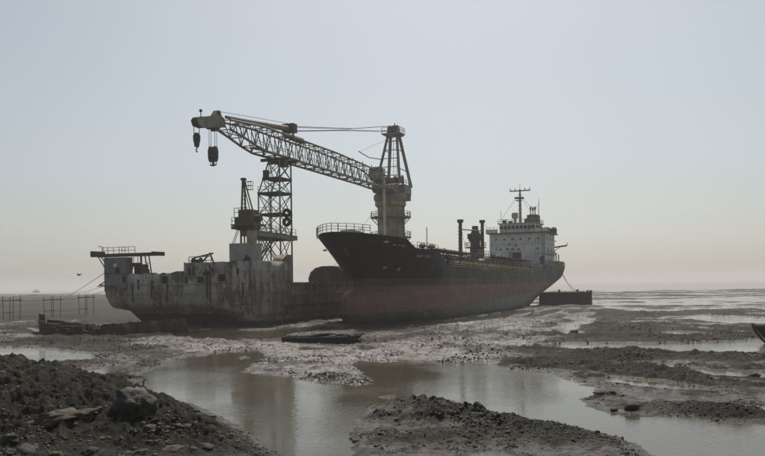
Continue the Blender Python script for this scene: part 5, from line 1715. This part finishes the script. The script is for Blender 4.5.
# bow of a boat that enters at the right edge
r0 = at(753.5, 326, 70)
rb = thing('beached_boat', 'bow of a dark wooden boat with brown rail cut by the right edge', 'boat', (r0.x, r0.y, 0), R(-8))
v = []
NS = 12
for i in range(NS):
    f = i / (NS - 1)
    x = f * 9.0
    w = 1.5 * math.sin(math.pi / 2 * min(1, f * 1.8)) ** 0.8 + 0.03
    sh = 1.55 - 0.55 * f + 0.3 * f * f
    for (a, b_) in ((-1.0, 1.0), (-0.92, 0.6), (-0.62, 0.1), (0, -0.15), (0.62, 0.1), (0.92, 0.6), (1.0, 1.0)):
        keel = (1 - b_) * (1 - f) ** 2 * 1.3
        v.append((x + keel, a * w, b_ * sh if b_ > 0 else b_))
MB().grid(v, NS, 7).build('hull', M_TAR, rb, 40)
M_BROWN = mat('weathered_brown_timber', (0.115, 0.075, 0.035), (0.07, 0.05, 0.03), 2.0, 0.8)
for s in (-1, 1):
    MB().tube([(f * 9.0, s * (1.5 * math.sin(math.pi / 2 * min(1, f * 1.8)) ** 0.8 + 0.06), 1.55 - 0.55 * f + 0.3 * f * f) for f in np.linspace(0, 1, 12)], 0.11, 6).build('rail', M_BROWN, rb)
MB().tube([(-0.08, 0, 1.75), (0.1, 0, 1.2), (0.6, 0, 0.5), (1.2, 0, -0.1)], 0.12, 6).build('stem', M_BROWN, rb)
for (x, y, s) in ((1.2, 0.0, 0.35), (1.9, -0.3, 0.45), (2.8, 0.3, 0.5)):
    MB().box((x, y, 1.45 + s / 2), (s * 1.4, s, s * 0.8), rz=0.4 * x).build('net_bundle', M_BROWN, rb)

# pole trestles on the far left and the line they carry
def trestle(pxs, y0, ybar, lbl):
    g = gnd(sum(pxs) / len(pxs), y0)
    o = thing('pole_trestle', lbl, 'trestle', (g.x, g.y, 0), 0, 'pole trestles on the left mud')
    zs = at(pxs[0], ybar, g.y).z
    for k, px in enumerate(pxs):
        q = at(px, y0, g.y)
        dy = 1.4 if k % 2 else -1.2
        strut('pole', (q.x - g.x, dy, -0.4), (q.x - g.x + 0.06 * (k - 1), dy, zs + rnd.uniform(0.5, 1.4)), 0.06, M_WRECK, o)
    xs = [at(px, y0, g.y).x - g.x for px in pxs]
    for dy in (-1.2, 1.4):
        strut('crossbar', (min(xs) - 0.4, dy, zs), (max(xs) + 0.4, dy, zs + 0.03), 0.08, M_WRECK, o)
    strut('tie', (xs[0], -1.2, zs * 0.4), (xs[-1], -1.2, zs * 0.42), 0.05, M_WRECK, o)
    return at(pxs[1], ybar, g.y)
t1 = trestle((6.5, 10, 13, 16.5), 321, 300.5, 'leftmost group of thin dark poles standing in the mud at the left edge')
t2 = trestle((47, 50.5, 54, 57.5), 318, 299.8, 'middle group of thin dark poles behind the rotting boat stem')
t3 = trestle((81.5, 84.5, 87.5, 91), 316, 297.5, 'group of thin dark poles nearest the barge')
p_left = t1 + (t1 - t2) * 1.2
up = Vector((0, 0, 1.15))
rope('upper thin cable strung above the other one over the poles', [p_left + up] + hang(t1 + up, t2 + up, 0.1, 5) + hang(t2 + up, t3 + up, 0.1, 5)[1:] + [bw(0.0, 28.0, 6.0)], 0.03)
rope('lower thin cable strung over the three groups of poles', [p_left] + hang(t1, t2, 0.15, 5) + hang(t2, t3, 0.15, 5)[1:] + [bw(0.0, 28.0, 5.2)], 0.035)

# stake in the pool
g = gnd(143, 390)
sk = thing('wooden_stake', 'lone thin stake standing in the pool beside the spoil heap', 'stake', (g.x, g.y, -0.3), 0)
strut('pole', (0, 0, 0), (0.04, 0, 0.85), 0.035, M_WRECK, sk)
strut('float', (0.02, 0, 0.28), (0.05, 0, 0.5), 0.08, M_WRECK, sk)

# far ship on the horizon and two birds
f0 = at(36, 292.3, 1900)
fs = thing('distant_ship', 'tiny hazy cargo ship on the sea horizon at far left', 'ship', (f0.x, f0.y, 0), 0)
MB().prism([(-9, 2.6), (-7.5, -0.3), (8, -0.3), (9.5, 3.2), (7.5, 2.8), (-4, 2.4)], -2.5, 2.5, 'xz').build('hull', M_STEEL, fs)
MB().box2(-3, 3, -2, 2, 2.4, 5.5).build('deckhouse', M_DIRTYW, fs)
MB().tube([(1, 0, 5.5), (1, 0, 8)], 0.25, 6).build('mast', M_STEEL, fs)
MB().box2(-2, 5, -1.5, 1.5, 5.5, 6.2).build('bridge', M_STEEL, fs)
def bird(px, py, Y, lbl, rz):
    o = thing('bird', lbl, 'bird', at(px, py, Y), rz, 'birds in flight')
    MB().lathe([(0.02, -0.32), (0.08, -0.15), (0.10, 0.05), (0.05, 0.22), (0.02, 0.34)], (0, 0, 0), 8, 'x').build('body', M_STEEL, o, 60)
    for s in (-1, 1):
        MB().add([(-0.12, 0.05 * s, 0.03), (0.14, 0.05 * s, 0.03), (0.12, 0.4 * s, 0.2), (-0.02, 0.4 * s, 0.2), (-0.02, 0.75 * s, 0.12), (-0.10, 0.75 * s, 0.12)],
                 [(0, 1, 2, 3), (3, 2, 4, 5)]).build('wing', M_STEEL, o)
bird(325, 250.5, 100, 'small dark bird flying left of the tanker bow', 0.4)
bird(79, 275, 100, 'small dark bird flying left of the blue-grey barge tower', -0.3)

# ------------------------------------------------------------------ rocks and clods
def rock_mesh(seed, flat=0.75, detail=3, amp=0.22, mt=None):
    import bmesh
    bm = bmesh.new()
    bmesh.ops.create_icosphere(bm, subdivisions=detail, radius=1.0)
    from mathutils import noise
    off = Vector((seed * 7.3, seed * 3.1, seed * 1.7))
    for vtx in bm.verts:
        d = vtx.co.normalized()
        k = 1 + amp * 1.4 * noise.noise(d * 1.3 + off) + amp * 0.8 * noise.noise(d * 3.1 + off) + amp * 0.4 * noise.noise(d * 7 + off)
        k -= 0.30 * abs(noise.noise(d * 2.2 - off)) + 0.12 * abs(noise.noise(d * 5.0 - off)) - 0.05
        vtx.co = Vector((d.x * k, d.y * k, d.z * k * flat))
    for f in bm.faces:
        f.smooth = True
    me = bpy.data.meshes.new('rock')
    bm.to_mesh(me)
    bm.free()
    me.materials.append(mt)
    return me
M_ROCK = mat('clay_rock', (0.010, 0.009, 0.0075), (0.050, 0.043, 0.031), 3.0, 0.68, bump=0.6, bscale=14, contrast=0.35)
M_ROCK2 = mat('ochre_clay', (0.040, 0.032, 0.020), (0.115, 0.092, 0.06), 2.5, 0.85, bump=0.5, bscale=12, contrast=0.4)
g = at(134, 428, 31.6)
bo = link('boulder', rock_mesh(5, 1.0, 4, 0.16, M_ROCK))
bo.location = at(134, 408, 30.4)
bo.scale = (0.80, 0.78, 0.74)
bo.rotation_euler = (0.1, 0.15, 0.7)
tag(bo, 'big rounded dark boulder standing on the spoil heap beside the pool', 'boulder')
RK = [rock_mesh(11 + k, 0.7 + 0.06 * k, 3, 0.26, M_ROCK if k % 3 else M_ROCK2) for k in range(6)]
rr = random.Random(21)
for (px, py, Y, s, k, fl, lbl) in (
        (171, 441, 26.5, 0.30, 0, 0.5, 'pale ochre flat stone on the heap below and right of the boulder'),
        (120, 405, 32.6, 0.34, 2, 0.9, 'rounded clay lump touching the left side of the boulder'),
        (150, 431, 28.5, 0.30, 4, 0.9, 'dark clay lump just below the boulder'),
        (25, 441, 26.0, 0.34, 1, 0.8, 'rounded dark lump in the lower left corner of the heap'),
        (52, 454, 25.0, 0.26, 3, 0.8, 'pale lump at the bottom edge of the heap, near the left corner'),
        (88, 441, 26.0, 0.24, 5, 0.9, 'middle-sized dark lump on the heap under the ochre clay slab'),
        (186, 424, 29.0, 0.24, 2, 0.7, 'dark lump on the shore right of the boulder'),
        (206, 444, 26.8, 0.20, 1, 0.7, 'small dark lump at the tail of the heap by the water'),
        (138, 447, 26.0, 0.26, 3, 0.5, 'ochre lump on the near slope under the boulder'),
        (8, 432, 27.0, 0.30, 4, 0.8, 'dark lump on the heap at the left edge')):
    x = (px - W0 / 2) / FPX * Y
    o = link('clay_lump', RK[k])
    o.location = (x, Y, gz(x, Y) + s * 0.05)
    o.scale = (s * 1.25, s, s * fl)
    o.rotation_euler = (rr.uniform(-0.2, 0.2), rr.uniform(-0.2, 0.2), rr.uniform(0, 6.28))
    tag(o, lbl, 'clay lump', 'clay lumps on the left spoil heap')
x, Y = (64 - W0 / 2) / FPX * 30.0, 30.0
o = link('clay_slab', rock_mesh(31, 0.45, 4, 0.45, M_ROCK2))
o.location = (x, Y, gz(x, Y) + 0.02)
o.scale = (1.15, 0.5, 0.6)
o.rotation_euler = (0.15, -0.08, 0.35)
tag(o, 'long smooth ochre clay slab lying across the spoil heap left of the boulder', 'clay slab')
for (px, py, s, lbl) in ((467, 419, 0.30, 'upright dark clod at the top of the middle mud heap'), (602, 399, 0.26, 'dark clod pile at the point of the right mud spit'),
                         (612, 399, 0.2, 'dark clod just right of the spit point'), (632, 412, 0.22, 'small dark clod by the water on the right spit'), (614, 411.5, 0.16, 'tiny dark clod left of the small one on the right spit'),
                         (196, 420, 0.16, 'small stone in the water off the spoil heap'), (213, 421, 0.11, 'smallest stone in the water off the spoil heap'),
                         (574, 333, 0.5, 'dark lump at the near end of the bright puddle right of the tanker'), (755, 377, 0.3, 'dark lump beside the long puddle near the right edge')):
    g = gnd(px, py)
    o = link('mud_clod', RK[rr.randrange(6)])
    o.location = (g.x, g.y, max(gz(g.x, g.y), 0) + s * 0.3)
    o.scale = (s * 1.5, s, s * 0.7)
    o.rotation_euler = (0, 0, rr.uniform(0, 6))
    tag(o, lbl, 'clod')

def scatter(name, label, N, prob, smin, smax, seed, mt, mount=0.2, sub=1):
    """many small clods in one mesh"""
    rg = np.random.default_rng(seed)
    inside = (GY > 23) & (GY < 130) & (np.abs(GX) < 0.55 * GY) & (GZ > 0.0)
    p = np.where(inside, prob, 0)
    p = p / p.sum()
    ids = rg.choice(len(p), N, p=p)
    import bmesh
    bm = bmesh.new()
    bmesh.ops.create_icosphere(bm, subdivisions=sub, radius=1.0)
    bm.verts.ensure_lookup_table()
    ico = np.array([q.co[:] for q in bm.verts])
    fc = np.array([[q.index for q in f.verts] for f in bm.faces])
    bm.free()
    nv = len(ico)
    c = np.stack([GX[ids], GY[ids], GZ[ids]], 1)
    c[:, :2] += rg.normal(0, 0.04, (N, 2)) * (c[:, 1:2] / 30)
    s = smin * (smax / smin) ** (rg.random(N) ** 1.7)
    s = s * np.clip(c[:, 1] / 32, 1, 2.6)
    dirs = rg.normal(0, 1, (N, 5, 3))
    dirs /= np.linalg.norm(dirs, axis=2, keepdims=True)
    cut = rg.uniform(0.45, 0.9, (N, 5))
    rad = np.ones((N, nv))
    for q in range(5):            # planes that break the lump into facets
        dp = np.einsum('vk,nk->nv', ico, dirs[:, q])
        rad = np.minimum(rad, np.where(dp > 0.05, cut[:, q:q + 1] / np.maximum(dp, 0.05), 9))
    v = ico[None] * (rad * (1 + rg.uniform(-0.12, 0.12, (N, nv))))[..., None] * (s[:, None, None] * rg.uniform(0.6, 1.4, (N, 1, 3)))
    a = rg.uniform(0, 6.28, N)
    ca, sa = np.cos(a)[:, None], np.sin(a)[:, None]
    v = np.stack([v[..., 0] * ca - v[..., 1] * sa, v[..., 0] * sa + v[..., 1] * ca, v[..., 2] * 0.75], -1)
    v += c[:, None] + np.array([0, 0, 1.0]) * (s * mount)[:, None, None]
    v = v.reshape(-1, 3).astype(np.float32)
    q = (fc[None] + (np.arange(N) * nv)[:, None, None]).reshape(-1, 3).astype(np.int32)
    me = bpy.data.meshes.new(name)
    me.vertices.add(len(v))
    me.vertices.foreach_set('co', v.ravel())
    me.loops.add(q.size)
    me.loops.foreach_set('vertex_index', q.ravel())
    me.polygons.add(len(q))
    me.polygons.foreach_set('loop_start', np.arange(0, q.size, 3, dtype=np.int32))
    me.polygons.foreach_set('use_smooth', rg.random(len(q)) < 2)
    me.update(calc_edges=True)
    me.materials.append(mt)
    o = link(name, me)
    o['kind'] = 'stuff'
    o['label'] = label
    o['category'] = 'clods'
nz = np.clip(fbm(GX, GY, 2.2, 3, 0.6, 301) + 0.15, 0, 1)
near = 1 - sst(38, 60, GY)
lft = (GX < 0) * 1.0
scatter('mud_clods', 'broken clods of wet mud heaped on the left spoil heap', 2000, GL * (0.05 + nz) * near * lft * (0.25 + (1 - sst(29, 34, GY))), 0.03, 0.17, 5, M_ROCK, -0.25)
scatter('mud_clods', 'broken clods of mud heaped in the middle foreground', 3500, GL ** 1.3 * (0.2 + nz) * near * (1 - lft), 0.02, 0.10, 8, M_ROCK, -0.1)
scatter('mud_crumbs', 'small crumbs of mud around the near heaps', 6000, GL ** 0.7 * (0.2 + nz) * near, 0.01, 0.04, 9, M_ROCK, 0.2, 1)
edge_p = np.exp(-((GF - 0.25) / 0.3) ** 2) * (nz ** 2) * (GZ > 0.01) * (0.15 + near)
scatter('shore_crumbs', 'small dark crumbs of mud along the pool edges', 5000, edge_p, 0.008, 0.04, 6, M_ROCK, 0.2, 1)
mid_p = sst(40, 50, GY) * (1 - sst(95, 120, GY)) * np.clip(fbm(GX, GY, 5.0, 4, 0.6, 311) + 0.05, 0, 1) ** 1.3 * (GZ > 0.01) / np.maximum(GY, 1)
scatter('flat_crumbs', 'small dark lumps of mud speckled over the middle of the flat', 9000, mid_p, 0.02, 0.055, 16, M_ROCK, 0.2, 1)
